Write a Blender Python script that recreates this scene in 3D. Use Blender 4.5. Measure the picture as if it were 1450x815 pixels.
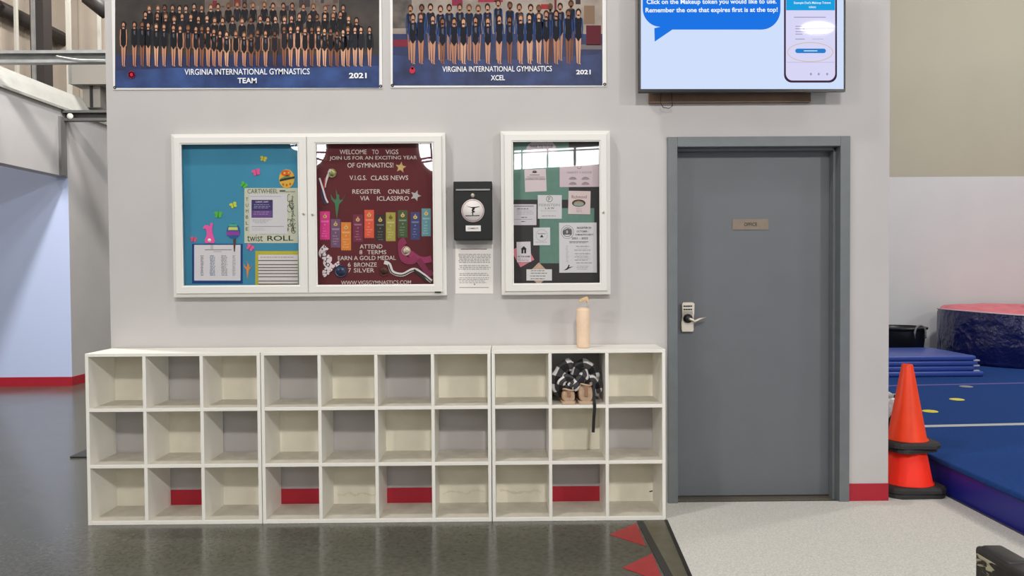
import bpy, bmesh, math, random
from mathutils import Vector, Matrix
random.seed(7)
S = bpy.context.scene
for o in list(bpy.data.objects): bpy.data.objects.remove(o)
COL = S.collection
PI = math.pi

# ------------------------------------------------------------------ camera
FPX, CAMH, CAMD, PIT, YAW, ROL = 1104.388, 1.34338, 4.42436, .02368, .00789, -.00685
FW = Vector((math.sin(YAW)*math.cos(PIT), math.cos(YAW)*math.cos(PIT), -math.sin(PIT)))
_rt = Vector((math.cos(YAW), -math.sin(YAW), 0)); _up = _rt.cross(FW)
RT = math.cos(ROL)*_rt + math.sin(ROL)*_up
UP = -math.sin(ROL)*_rt + math.cos(ROL)*_up
cd = bpy.data.cameras.new('camera'); cam = bpy.data.objects.new('camera', cd); COL.objects.link(cam)
cd.sensor_width = 36; cd.lens = FPX/1450*36; cd.clip_start = .05; cd.clip_end = 100
m = Matrix((RT, UP, -FW)).transposed().to_4x4(); m.translation = (0, -CAMD, CAMH)
cam.matrix_world = m
S.camera = cam
S.view_settings.view_transform = 'Standard'; S.view_settings.look = 'None'
S.view_settings.exposure = 0.0; S.view_settings.gamma = 1; S.view_settings.use_curve_mapping = False

# ------------------------------------------------------------------ world and lamps
W = bpy.data.worlds.new('world'); S.world = W; W.use_nodes = True
bg = W.node_tree.nodes['Background']; bg.inputs[0].default_value = (1.0, .985, .965, 1); bg.inputs[1].default_value = .27
def area(name, loc, power, size, target=None, col=(1, .96, .9)):
    l = bpy.data.lights.new(name, 'AREA'); l.shape = 'DISK'; l.size = size; l.energy = power; l.color = col
    o = bpy.data.objects.new(name, l); COL.objects.link(o); o.location = loc
    if target:
        d = Vector(target)-Vector(loc); o.rotation_euler = d.to_track_quat('-Z', 'Y').to_euler()
    return o
LC = (1, .972, .94)
area('high_bay_lamp', (-1.5, -1.75, 5.6), 78, .3, (-.5, -.2, 0), LC)
area('high_bay_lamp', (-3.9, .8, 5.5), 255, .4, (-5.3, 4.2, .8), LC)
area('high_bay_lamp', (5.5, -2.5, 5.5), 40, .4, (1.5, -.3, 1), LC)
for lx, pw in ((-6.0, 120), (.4, 195), (5.6, 128)): area('high_bay_lamp', (lx, -7.0, 4.7), pw, .45, (lx*.35, 0, .6), LC)
area('high_bay_lamp', (7.0, 2.4, 6.0), 165, .6, (6, 4.5, 0), LC)
area('high_bay_lamp', (-2.6, 3.2, 5.6), 70, .6, (-5.5, 4.5, 2), (.95, .98, 1))
area('high_bay_lamp', (-4.4, 6.0, 7.0), 220, .6, (-7.5, 5.5, 4.5), LC)

# ------------------------------------------------------------------ survey helpers
def ray(u, v): return FW + RT*((u-725)/FPX) - UP*((v-407.5)/FPX)
def wp(u, v, Y=0.0):
    d = ray(u, v); t = (Y+CAMD)/d.y; return (t*d.x, CAMH+t*d.z)
def gp(u, v, z=0.0):
    d = ray(u, v); t = (z-CAMH)/d.z; return (t*d.x, -CAMD+t*d.y)
def xp(u, v, X):
    d = ray(u, v); t = X/d.x; return (-CAMD+t*d.y, CAMH+t*d.z)
def refl(u, v, Yp, Yw):                    # what a flat pane at Yp mirrors on the wall behind
    x, z = wp(u, v, Yp); k = (Yp-Yw+Yp+CAMD)/(Yp+CAMD)
    return (x*k, CAMH+(z-CAMH)*k)

# ------------------------------------------------------------------ materials
def lin(c):
    return tuple(((x/255)/12.92 if x/255 <= .04045 else ((x/255+.055)/1.055)**2.4) for x in c)
MC = {}
def mat(name, c=(200, 200, 200), rough=.6, metal=0, spec=.5, noise=None, bump=None, emit=0, coat=0, trans=0, c2=None):
    if name in MC: return MC[name]
    m = bpy.data.materials.new(name); m.use_nodes = True; nt = m.node_tree; N = nt.nodes; L = nt.links
    b = N['Principled BSDF']; col = lin(c)+(1,)
    b.inputs['Base Color'].default_value = col; b.inputs['Roughness'].default_value = rough
    b.inputs['Metallic'].default_value = metal; b.inputs['Specular IOR Level'].default_value = spec
    b.inputs['Coat Weight'].default_value = coat; b.inputs['Transmission Weight'].default_value = trans
    if noise or bump:
        tc = N.new('ShaderNodeTexCoord')
    if noise:
        n = N.new('ShaderNodeTexNoise'); n.inputs['Scale'].default_value = noise[0]; n.inputs['Detail'].default_value = 5
        L.new(tc.outputs['Object'], n.inputs['Vector'])
        r = N.new('ShaderNodeMapRange'); r.inputs['From Min'].default_value = .3; r.inputs['From Max'].default_value = .7
        L.new(n.outputs['Fac'], r.inputs['Value'])
        x = N.new('ShaderNodeMixRGB'); a = noise[1]
        x.inputs[1].default_value = tuple(v*(1-a) for v in col[:3])+(1,)
        x.inputs[2].default_value = (lin(c2)+(1,)) if c2 else tuple(min(1, v*(1+a)) for v in col[:3])+(1,)
        L.new(r.outputs['Result'], x.inputs[0]); L.new(x.outputs[0], b.inputs['Base Color'])
    if bump:
        n2 = N.new('ShaderNodeTexNoise'); n2.inputs['Scale'].default_value = bump[0]; n2.inputs['Detail'].default_value = 4
        L.new(tc.outputs['Object'], n2.inputs['Vector'])
        bp = N.new('ShaderNodeBump'); bp.inputs['Strength'].default_value = bump[1]
        bp.inputs['Distance'].default_value = bump[2] if len(bump) > 2 else .01
        L.new(n2.outputs['Fac'], bp.inputs['Height']); L.new(bp.outputs['Normal'], b.inputs['Normal'])
    if emit:
        b.inputs['Emission Color'].default_value = col; b.inputs['Emission Strength'].default_value = emit
        if emit >= .5: b.inputs['Base Color'].default_value = (.01, .01, .01, 1)
    MC[name] = m; return m
def paint(c):                              # matt printing ink or dyed card of one colour
    return mat('ink_%02x%02x%02x' % tuple(int(v) for v in c), c, .75, spec=.25)

def glass_mat():
    m = bpy.data.materials.new('pane_glass'); m.use_nodes = True; nt = m.node_tree; N = nt.nodes
    N.remove(N['Principled BSDF']); t = N.new('ShaderNodeBsdfTransparent'); t.inputs[0].default_value = (.95, .96, .96, 1)
    g = N.new('ShaderNodeBsdfGlossy'); g.inputs['Roughness'].default_value = .0
    x = N.new('ShaderNodeMixShader'); x.inputs[0].default_value = .085
    nt.links.new(t.outputs[0], x.inputs[1]); nt.links.new(g.outputs[0], x.inputs[2])
    nt.links.new(x.outputs[0], N['Material Output'].inputs[0]); return m
GLASS = glass_mat()

WALLP = mat('grey_wall_paint', (190, 186, 184), .7, noise=(3, .03), bump=(160, .12, .002))
WALLFAR = mat('far_wall_paint', (204, 204, 204), .8, noise=(2, .02))
WALLCREAM = mat('cream_wall_paint', (174, 169, 151), .8, noise=(1.2, .03))
WALLWHITE = mat('white_liner', (166, 164, 157), .6, noise=(5, .06), bump=(9, .3, .03))
BLUEWALL = mat('pale_blue_paint', (192, 205, 238), .6)
REDBASE = mat('red_vinyl_base', (168, 24, 44), .5, noise=(8, .05))
CUBBY = mat('white_melamine', (238, 235, 226), .45, noise=(6, .025))
CUBBACK = mat('cream_back_panel', (232, 226, 208), .7, noise=(9, .05))
FRAMEW = mat('white_enamel_frame', (224, 221, 215), .4)
DOORP = mat('grey_door_paint', (100, 103, 107), .5, noise=(5, .03), bump=(90, .08, .002))
DOORF = mat('grey_frame_paint', (106, 111, 113), .45, noise=(14, .06))
STEEL = mat('brushed_nickel', (214, 204, 188), .42, metal=.75)
DARKSTEEL = mat('dark_steel', (45, 45, 46), .45, metal=.6)
GALV = mat('galvanised_steel', (150, 152, 152), .4, metal=.6, noise=(8, .15))
BLACKP = mat('black_enamel', (13, 13, 14), .5, spec=.35)
BLACKPL = mat('black_plastic', (20, 20, 21), .4)
WHITEP = mat('white_paper', (226, 222, 218), .8)

# polished floor
def floor_mat():
    m = mat('polished_floor', (104, 105, 98), .22, spec=.45); nt = m.node_tree; N = nt.nodes; L = nt.links; b = N['Principled BSDF']
    tc = N.new('ShaderNodeTexCoord'); n = N.new('ShaderNodeTexNoise'); n.inputs['Scale'].default_value = 45; n.inputs['Detail'].default_value = 6
    n2 = N.new('ShaderNodeTexNoise'); n2.inputs['Scale'].default_value = 2.2; n2.inputs['Detail'].default_value = 5
    L.new(tc.outputs['Object'], n.inputs['Vector']); L.new(tc.outputs['Object'], n2.inputs['Vector'])
    r = N.new('ShaderNodeValToRGB'); r.color_ramp.elements[0].position = .32; r.color_ramp.elements[1].position = .72
    r.color_ramp.elements[0].color = lin((76, 75, 67))+(1,); r.color_ramp.elements[1].color = lin((94, 93, 84))+(1,)
    L.new(n.outputs['Fac'], r.inputs[0])
    mx = N.new('ShaderNodeMixRGB'); mx.blend_type = 'MULTIPLY'; mx.inputs[0].default_value = .5
    r2 = N.new('ShaderNodeValToRGB'); r2.color_ramp.elements[0].position = .35; r2.color_ramp.elements[1].position = .65
    r2.color_ramp.elements[0].color = (.84, .84, .82, 1); r2.color_ramp.elements[1].color = (1, 1, 1, 1)
    L.new(n2.outputs['Fac'], r2.inputs[0]); L.new(r.outputs[0], mx.inputs[1]); L.new(r2.outputs[0], mx.inputs[2])
    L.new(mx.outputs[0], b.inputs['Base Color'])
    rr = N.new('ShaderNodeMapRange'); rr.inputs['To Min'].default_value = .14; rr.inputs['To Max'].default_value = .25
    L.new(n2.outputs['Fac'], rr.inputs['Value']); L.new(rr.outputs['Result'], b.inputs['Roughness'])
    return m
FLOOR = floor_mat()
CARPET = mat('speckled_carpet', (206, 203, 195), .95, spec=.1, noise=(120, .16), bump=(260, .5, .004))

# ------------------------------------------------------------------ mesh builder
ORG = {}
class MB:
    def __init__(s): s.v = []; s.f = []; s.m = []; s.mats = []; s.uv = None; s.sm = []
    def mi(s, m):
        if m not in s.mats: s.mats.append(m)
        return s.mats.index(m)
    def add(s, vs, fs, m, smooth=False):
        o = len(s.v); s.v += [tuple(v) for v in vs]; k = s.mi(m)
        for f in fs: s.f.append(tuple(o+i for i in f)); s.m.append(k); s.sm.append(smooth)
        return s
    def box(s, a, b, m, M=None):
        x0, y0, z0 = a; x1, y1, z1 = b
        if x0 > x1: x0, x1 = x1, x0
        if y0 > y1: y0, y1 = y1, y0
        if z0 > z1: z0, z1 = z1, z0
        v = [(x0, y0, z0), (x1, y0, z0), (x1, y1, z0), (x0, y1, z0), (x0, y0, z1), (x1, y0, z1), (x1, y1, z1), (x0, y1, z1)]
        if M: v = [tuple(M @ Vector(p)) for p in v]
        return s.add(v, [(3, 2, 1, 0), (4, 5, 6, 7), (0, 1, 5, 4), (1, 2, 6, 5), (2, 3, 7, 6), (3, 0, 4, 7)], m)
    def rbox(s, a, b, r, m, seg=3, M=None):             # box with all edges rounded
        bm = bmesh.new(); bmesh.ops.create_cube(bm, size=1)
        c = [(p+q)/2 for p, q in zip(a, b)]; d = [abs(q-p) for p, q in zip(a, b)]
        for v in bm.verts: v.co = Vector((c[0]+v.co.x*d[0], c[1]+v.co.y*d[1], c[2]+v.co.z*d[2]))
        bmesh.ops.bevel(bm, geom=list(bm.edges)+list(bm.verts), offset=min(r, min(d)*.49), segments=seg, profile=.5, affect='EDGES')
        bm.verts.index_update()
        vs = [tuple(M @ v.co) if M else tuple(v.co) for v in bm.verts]; fs = [[v.index for v in f.verts] for f in bm.faces]
        bm.free(); return s.add(vs, fs, m, True)
    def wallpoly(s, pts, y, m, th=0):                   # outline in (x,z) on a plane facing -Y, thickness th behind it
        pts = list(pts); ar = sum(pts[i][0]*pts[(i+1) % len(pts)][1]-pts[(i+1) % len(pts)][0]*pts[i][1] for i in range(len(pts)))
        if ar < 0: pts = pts[::-1]
        n = len(pts); fr = [(x, y, z) for x, z in pts]
        if th <= 0: return s.add(fr, [tuple(range(n))], m)
        bk = [(x, y+th, z) for x, z in pts]
        return s.add(fr+bk, [tuple(range(n)), tuple(range(2*n-1, n-1, -1))]+[(i, n+i, n+(i+1) % n, (i+1) % n) for i in range(n)], m)
    def floorpoly(s, pts, z, m, th=0):
        pts = list(pts); ar = sum(pts[i][0]*pts[(i+1) % len(pts)][1]-pts[(i+1) % len(pts)][0]*pts[i][1] for i in range(len(pts)))
        if ar < 0: pts = pts[::-1]
        n = len(pts); tp = [(x, y, z) for x, y in pts]
        if th <= 0: return s.add(tp, [tuple(range(n))], m)
        bt = [(x, y, z-th) for x, y in pts]
        return s.add(tp+bt, [tuple(range(n)), tuple(range(2*n-1, n-1, -1))]+[(i, n+i, n+(i+1) % n, (i+1) % n) for i in range(n)], m)
    def ring(s, x0, z0, x1, z1, prof, m):               # mitred rectangular frame, prof = closed list of (inset, y)
        n = len(prof); vs = []
        for cx, cz in ((0, 0), (1, 0), (1, 1), (0, 1)):
            for ins, y in prof:
                vs.append(((x0+ins) if cx == 0 else (x1-ins), y, (z0+ins) if cz == 0 else (z1-ins)))
        fs = []
        for k in range(4):
            for i in range(n):
                a = k*n+i; b = k*n+(i+1) % n; c = ((k+1) % 4)*n+(i+1) % n; d = ((k+1) % 4)*n+i
                fs.append((a, d, c, b))
        return s.add(vs, fs, m)
    def lathe(s, c, prof, m, seg=32, axis='z', closed=False, squash=(1, 1)):
        vs = []; n = len(prof)
        for k in range(seg):
            a = 2*PI*k/seg
            for r, h in prof:
                p = (r*math.cos(a)*squash[0], r*math.sin(a)*squash[1], h)
                if axis == 'y': p = (p[0], h, p[1])
                if axis == 'x': p = (h, p[0], p[1])
                vs.append((c[0]+p[0], c[1]+p[1], c[2]+p[2]))
        fs = []
        for k in range(seg):
            for i in range(n if closed else n-1):
                a = k*n+i; b = k*n+(i+1) % n; cc = ((k+1) % seg)*n+(i+1) % n; d = ((k+1) % seg)*n+i
                fs.append((a, d, cc, b) if axis != 'y' else (a, b, cc, d))
        return s.add(vs, fs, m, True)
    def tube(s, path, r, m, seg=10, flat=1.0, up=(0, 0, 1)):
        path = [Vector(p) for p in path]; n = len(path); vs = []; U = Vector(up)
        for i, p in enumerate(path):
            t = (path[min(i+1, n-1)]-path[max(i-1, 0)]).normalized()
            a = t.cross(U)
            if a.length < 1e-4: a = t.cross(Vector((1, 0, 0)))
            a.normalize(); b = a.cross(t)
            rr = r[i] if isinstance(r, (list, tuple)) else r
            for k in range(seg):
                q = 2*PI*k/seg; vs.append(tuple(p+a*rr*math.cos(q)+b*rr*flat*math.sin(q)))
        fs = [(i*seg+k, i*seg+(k+1) % seg, (i+1)*seg+(k+1) % seg, (i+1)*seg+k) for i in range(n-1) for k in range(seg)]
        fs += [tuple(range(seg))[::-1], tuple((n-1)*seg+k for k in range(seg))]
        return s.add(vs, fs, m, True)
    def strip(s, path, w, m, th=.0008):                 # flat band following (x,y,z) points, width across in the x-z plane
        P = [Vector(p) for p in path]; vs = []; n = len(P)
        for i, p in enumerate(P):
            t = P[min(i+1, n-1)]-P[max(i-1, 0)]; a = Vector((-t.z, 0, t.x))
            if a.length < 1e-6: a = Vector((1, 0, 0))
            a.normalize(); ww = w[i] if isinstance(w, list) else w
            for sg, dy in ((-1, 0), (1, 0), (1, th), (-1, th)): vs.append(tuple(p+a*sg*ww/2+Vector((0, dy, 0))))
        fs = []
        for i in range(n-1):
            for k in range(4):
                fs.append((i*4+k, i*4+(k+1) % 4, (i+1)*4+(k+1) % 4, (i+1)*4+k))
        fs += [(3, 2, 1, 0), tuple((n-1)*4+k for k in range(4))]
        return s.add(vs, fs, m)
    def build(s, name, parent=None, org=None, bevel=0, sub=0, normals=True):
        me = bpy.data.meshes.new(name); o = bpy.data.objects.new(name, me); COL.objects.link(o)
        if parent is not None: og = ORG[parent.name]; o.parent = parent
        else:
            if org is None:
                xs, ys, zs = zip(*s.v); org = ((min(xs)+max(xs))/2, (min(ys)+max(ys))/2, min(zs))
            og = Vector(org); o.location = og
        og = Vector(og); ORG[o.name] = og
        me.from_pydata([tuple(Vector(v)-og) for v in s.v], [], s.f)
        for x in s.mats: me.materials.append(x)
        me.polygons.foreach_set('material_index', s.m); me.polygons.foreach_set('use_smooth', s.sm)
        if normals == True and len(s.f) > 1:
            bm = bmesh.new(); bm.from_mesh(me); bmesh.ops.recalc_face_normals(bm, faces=bm.faces); bm.to_mesh(me); bm.free()
        if s.uv:
            ul = me.uv_layers.new(name='UVMap')
            for lp in me.loops: ul.data[lp.index].uv = s.uv[lp.vertex_index]
        if bevel:
            md = o.modifiers.new('bevel', 'BEVEL'); md.width = bevel; md.segments = 2; md.limit_method = 'ANGLE'
        if sub:
            md = o.modifiers.new('sub', 'SUBSURF'); md.levels = sub; md.render_levels = sub
        me.update(); return o
def tag(o, label, cat, group=None, kind=None):
    o['label'] = label; o['category'] = cat
    if group: o['group'] = group
    if kind: o['kind'] = kind
    return o
def struct(o): o['kind'] = 'structure'; return o
def thing(name, loc, label, cat, group=None):
    o = bpy.data.objects.new(name, None); COL.objects.link(o); o.location = loc; o.empty_display_size = .05
    ORG[o.name] = Vector(loc); return tag(o, label, cat, group)
def dup(root, loc, label, group=None, recolor=None):
    r = root.copy(); COL.objects.link(r); r.location = loc; r['label'] = label
    if group: r['group'] = group
    ORG[r.name] = Vector(loc)
    for ch in list(root.children):
        c = ch.copy(); COL.objects.link(c); c.parent = r
        for g in ch.children:
            d = g.copy(); COL.objects.link(d); d.parent = c
    return r

def spline(path, k=6):
    P = [Vector(p) for p in path]; out = []
    for i in range(len(P)-1):
        a, b, c, d = P[max(i-1, 0)], P[i], P[i+1], P[min(i+2, len(P)-1)]
        for j in range(k): t = j/k; out.append(tuple(.5*((2*b)+(c-a)*t+(2*a-5*b+4*c-d)*t*t+(3*b-a-3*c+d)*t**3)))
    return out+[tuple(P[-1])]
def text_mesh(txt, bold=0.0):
    cu = bpy.data.curves.new('t', 'FONT'); cu.body = txt; cu.size = 1; cu.align_x = 'LEFT'; cu.offset = bold; cu.resolution_u = 3
    o = bpy.data.objects.new('t', cu); COL.objects.link(o)
    dg = bpy.context.evaluated_depsgraph_get(); dg.update(); me = o.evaluated_get(dg).to_mesh()
    vs = [(v.co.x, v.co.y) for v in me.vertices]; fs = [tuple(p.vertices) for p in me.polygons]
    o.evaluated_get(dg).to_mesh_clear(); bpy.data.objects.remove(o); bpy.data.curves.remove(cu)
    return vs, fs
def put_text(mb, txt, cx, cz, w, h, y, m, bold=.012, th=0, rot=0):
    vs, fs = text_mesh(txt, bold)
    if not vs: return
    x0 = min(v[0] for v in vs); x1 = max(v[0] for v in vs); z0 = min(v[1] for v in vs); z1 = max(v[1] for v in vs)
    sx = w/(x1-x0); sz = h/(z1-z0); out = []; ca, sa = math.cos(rot), math.sin(rot)
    for a, b in vs:
        p = (a-(x0+x1)/2)*sx; q = (b-(z0+z1)/2)*sz
        out.append((cx+p*ca-q*sa, y, cz+p*sa+q*ca))
    mb.add(out, fs, m)

class Print:
    """Ink on a sheet that faces -Y at depth Y; marks are given where they were measured, each layer a hair proud of the last."""
    def __init__(s, mb, Y, step=.0003): s.mb = mb; s.Y = Y; s.k = 1; s.step = step
    def lay(s, n=1): s.k += n; return s
    @property
    def y(s): return s.Y-s.k*s.step
    def P(s, u, v): return wp(u, v, s.Y)
    def poly(s, pts, c): s.mb.wallpoly([s.P(*p) for p in pts], s.y, paint(c) if isinstance(c, tuple) else c)
    def rect(s, u0, v0, u1, v1, c): s.poly([(u0, v1), (u1, v1), (u1, v0), (u0, v0)], c)
    def oval(s, u, v, ru, rv, c, n=14): s.poly([(u+ru*math.cos(2*PI*i/n), v+rv*math.sin(2*PI*i/n)) for i in range(n)], c)
    def hoop(s, u, v, ru, rv, t, c, n=24, a0=0, a1=2*PI):
        k = range(n)
        for i in k:
            a = a0+(a1-a0)*i/n; b = a0+(a1-a0)*(i+1)/n
            s.poly([(u+ru*math.cos(a), v+rv*math.sin(a)), (u+ru*math.cos(b), v+rv*math.sin(b)), (u+(ru-t)*math.cos(b), v+(rv-t)*math.sin(b)), (u+(ru-t)*math.cos(a), v+(rv-t)*math.sin(a))], c)
    def text(s, t, u, v, w, h, c, bold=.012, rot=0):
        a = s.P(u-w/2, v); b = s.P(u+w/2, v); q = s.P(u, v-h/2); r = s.P(u, v+h/2)
        put_text(s.mb, t, (a[0]+b[0])/2, (q[1]+r[1])/2, b[0]-a[0], q[1]-r[1], s.y, paint(c) if isinstance(c, tuple) else c, bold, rot=rot)
    def lines(s, u0, u1, vs, c, h=.9, jit=.12, seed=1):           # rows of print too small to read
        R = random.Random(seed)
        for v in vs:
            u = u0+(u1-u0)*R.random()*jit*.5; e = u1-(u1-u0)*R.random()*jit
            while u < e:
                w = (1.6+R.random()*4); s.rect(u, v-h/2, min(e, u+w), v+h/2, c); u += w+.9
def prect(u0, v0, u1, v1, Y):
    a = wp(u0, v1, Y); b = wp(u1, v1, Y); c = wp(u1, v0, Y); d = wp(u0, v0, Y)
    return ((a[0]+d[0])/2, (a[1]+b[1])/2, (b[0]+c[0])/2, (c[1]+d[1])/2)

# ================================================================== SETTING
XL, XR, XS = -2.237, 2.182, -5.15
DL, DR, DT = .917, 1.952, 2.084            # door frame outside
FF = .056                                  # frame face width
YB = -9.0                                  # wall behind the photographer
mb = MB(); mb.box((-9.5, YB, -.05), (9.5, 9.0, 0), FLOOR); struct(mb.build('floor'))
# front wall with the door opening left free
mb = MB(); T = .13; TOPW = 4.3
mb.box((XL, 0, 0), (DL+.02, T, TOPW), WALLP); mb.box((DR-.02, 0, 0), (XR, T, TOPW), WALLP); mb.box((DL+.02, 0, DT-.02), (DR-.02, T, TOPW), WALLP)
struct(mb.build('wall_front'))
mb = MB(); mb.box((XL, -.006, 0), (.83, 0, .105), REDBASE); mb.box((DR+.002, -.006, 0), (XR, 0, .105), REDBASE)
struct(mb.build('baseboard_front'))
# side wall of the hall on the left with the wide opening under a header
YC = 4.84
mb = MB(); mb.box((XS-.15, YC, 0), (XS, 8.8, 3.24), WALLP); mb.box((XS-.15, -3, 2.469), (XS, YC, 3.24), WALLP); struct(mb.build('wall_left'))
mb = MB(); mb.box((-9.4, YC-.004, 0), (XS, YC, 2.469), BLUEWALL); mb.box((-9.4, YC, 0), (XS-.15, YC+.1, 3.2), BLUEWALL); struct(mb.build('wall_alcove'))
mb = MB(); mb.box((-9.4, YC-.012, 0), (XS+.006, YC, .109), REDBASE); mb.box((XS, YC, 0), (XS+.008, 8.7, .109), REDBASE); struct(mb.build('baseboard_left'))
mb = MB(); mb.box((XS-.2, 8.8, 0), (2, 8.9, 3.3), WALLP); struct(mb.build('wall_back'))
# far wall of the gym hall on the right, cream above grey
YF = 5.95; zc = wp(1355, 250, YF)[1]
mb = MB(); mb.box((2.0, YF, 0), (9.4, YF+.1, zc), WALLFAR); mb.box((2.0, YF, zc), (9.4, YF+.1, 6.5), WALLCREAM); struct(mb.build('wall_right'))
# wall behind the photographer, with the windows the panes mirror
mb = MB(); mb.box((-9.4, YB-.1, 0), (9.4, YB, 6.5), mat('rear_wall_paint', (120, 116, 112), .8)); struct(mb.build('wall_rear'))
DAY = mat('daylight_pane', (250, 252, 255), .5, emit=15); WMULL = mat('window_bar', (60, 56, 54), .6)
YP = -.058
def window_oval(n, u, v, ru, rv, Y, bars):
    mb = MB(); yy = YB+.03
    pts = [refl(u+ru*math.cos(2*PI*i/28), v+rv*math.sin(2*PI*i/28), Y, YB) for i in range(28)]
    mb.add([(x, yy, z) for x, z in pts]+[(x, YB, z) for x, z in pts], [tuple(range(28))]+[(i, (i+1) % 28, 28+(i+1) % 28, 28+i) for i in range(28)], DAY)
    for (u0, v0, u1, v1) in bars:
        p = refl(u0, v0, Y, YB); q = refl(u1, v1, Y, YB); mb.tube([(p[0], yy+.01, p[1]), (q[0], yy+.01, q[1])], .014, WMULL, 6)
    struct(mb.build('window_%d' % n))
window_oval(1, 421, 203, 10, 10, YP, [(410, 207, 428, 206)])
window_oval(2, 444, 208, 18, 27, YP, [(440, 216, 464, 216), (440, 222, 464, 229), (440, 204, 464, 203)])
window_oval(3, 617, 207, 24, 36, YP, [(594, 226, 625, 221), (594, 231, 625, 226), (609, 190, 612, 226)])
mb = MB(); yy = YB+.03
for a, b in ((728, 738), (740, 774), (776.5, 812), (815.5, 849)):
    va = lambda u: 218-(u-728)*.05; vb = lambda u: 240-(u-728)*.058
    for f0, f1 in ((va, vb), (lambda u: va(u)-4.5, lambda u: va(u)-2.2)):
        q = [refl(a, f1(a), YP, YB), refl(b, f1(b), YP, YB), refl(b, f0(b), YP, YB), refl(a, f0(a), YP, YB)]
        mb.add([(x, yy, z) for x, z in q]+[(x, YB, z) for x, z in q], [(0, 1, 2, 3), (0, 4, 5, 1), (1, 5, 6, 2), (2, 6, 7, 3), (3, 7, 4, 0)], DAY)
struct(mb.build('window_4'))
FILLGLOW = mat('added_fill_glow', (246, 250, 255), .5, emit=2.6)  # added glowing glazing, unseen, to brighten the cubby interiors from the front
def fill_glazing(n, x0, x1, k):
    mb = MB(); mb.box((x0, YB, .1), (x1, YB+.02, 2.7), FILLGLOW); w = (x1-x0)/k
    for i in range(k+1): mb.box((x0+w*i-.03, YB, .0), (x0+w*i+.03, YB+.06, 2.76), DARKSTEEL)
    for z in (.1, 1.05, 2.73): mb.box((x0, YB, z-.03), (x1, YB+.055, z+.03), DARKSTEEL)
    struct(mb.build('window_%d' % n))  # numbered along with the windows, but these are added light panels
fill_glazing(6, 2.3, 7.1, 4); fill_glazing(7, -8.6, -6.2, 2)
window_oval(5, 1157, 40, 24, 9, -.1255, [(1135, 42, 1180, 41)])

# carpet to the right of the polished floor, and the strips let into the floor
cx0 = lambda y: .868+.066*(y)              # left edge of the carpet
mb = MB(); mb.floorpoly([(cx0(0), 0), (cx0(-4.6), -4.6), (2.56, -4.6), (2.56, 1.2), (XR, 1.2), (XR, 0)], .006, CARPET, .006); struct(mb.build('floor_carpet'))
OLIVE = mat('olive_transition_strip', (92, 88, 70), .4, noise=(12, .18)); CHAR = mat('charcoal_floor_tape', (52, 50, 48), .6)
REDTILE = mat('red_floor_tile', (158, 48, 50), .45, noise=(14, .08)); EDGE = mat('black_edge_strip', (30, 28, 26), .5)
mb = MB()
sl = .066
mb.floorpoly([(cx0(-.31)-.012, -.31), (cx0(-.31)+.004, -.31), (cx0(-4.6)+.004, -4.6), (cx0(-4.6)-.012, -4.6)], .008, EDGE, .008)
mb.floorpoly([(.722, -.31), (cx0(-.31)-.012, -.31), (cx0(-4.6)-.012, -4.6), (.715, -4.6)], .003, OLIVE, .003)
mb.floorpoly([(.688, -.31), (.722, -.31), (.715, -4.6), (.674, -4.6)], .0035, CHAR, .0035)
y = -.345
while y > -4.4:
    mb.floorpoly([(.68, y+.0), (.668, y-.34), (.515, y-.17)], .0025, REDTILE, .0025); y -= .44
struct(mb.build('floor_inlay'))

# steelwork above the left opening
mb = MB()
PANEL = mat('tan_wall_panel', (178, 166, 152), .7, noise=(2, .08))
XO = -7.6
mb.box((XO-.05, -3, 2.6), (XO, 9, 8), PANEL); mb.box((XO, 8.95, 3.3), (-2, 9, 8), PANEL)
for k in range(14): mb.box((XO+k*.4, 8.93, 3.3), (XO+k*.4+.015, 8.95, 8), PANEL)
for k in range(40): mb.box((XO, -3+k*.3, 2.6), (XO+.012, -2.985+k*.3, 8), PANEL)
struct(mb.build('wall_outer'))
mb = MB()
mb.add([(XS-.01, -3, 3.24), (XS-.01, 8.8, 3.24), (XS-.18, 8.8, 3.55), (XS-.18, -3, 3.50), (XS-.26, -3, 3.24), (XS-.26, 8.8, 3.24)], [(0, 1, 2, 3), (3, 2, 5, 4), (0, 4, 5, 1), (0, 3, 4), (1, 5, 2)], WALLWHITE)
mb.box((XS-.05, -3, 3.235), (XS+.035, 8.8, 3.262), WALLWHITE)
struct(mb.build('trim_1'))
def beam(name, pts, r, m, label, cat, group):
    mb = MB(); mb.tube(pts, r, m, 4); return tag(mb.build(name), label, cat, group)
def P3(u, v, Y): x, z = wp(u, v, Y); return (x, Y, z)
def X3(u, v, X): y, z = xp(u, v, X); return (X, y, z)
# the long C channel
def channel(u0, u1, v0, v1, Y, label, spot=None, m=GALV):
    x0, z0, x1, z1 = prect(u0, v0, u1, v1, Y); mb = MB()
    w = .09; t = .012
    mb.box((x0, Y+w-t, z0), (x1, Y+w, z1), m); mb.box((x0, Y, z0), (x1, Y+w-t, z0+t), m); mb.box((x0, Y, z1-t), (x1, Y+w-t, z1), m)
    mb.box((x0, Y, z1-.03), (x1, Y+t, z1-t), m); mb.box((x0, Y, z0+t), (x1, Y+t, z0+.03), m)
    return tag(mb.build('steel_channel'), label, 'steel beam')
c1 = channel(-60, 150, 71, 88.5, 3.4, 'long grey galvanised channel beam crossing the upper left corner')
c2 = channel(87, 200, 155.5, 170.5, 4.72, 'short dark channel beam on the wall corner below the long beam', m=mat('dull_steel', (92, 92, 90), .5, metal=.3))
mb = MB(); p = P3(99, 164.5, 4.715); mb.lathe(p, [(0, -.004), (.034, -.004), (.034, .01)], mat('pale_bolt_plate', (220, 218, 205), .5), 16, 'y')
b = mb.build('bolt_plate', c2); 
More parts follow.
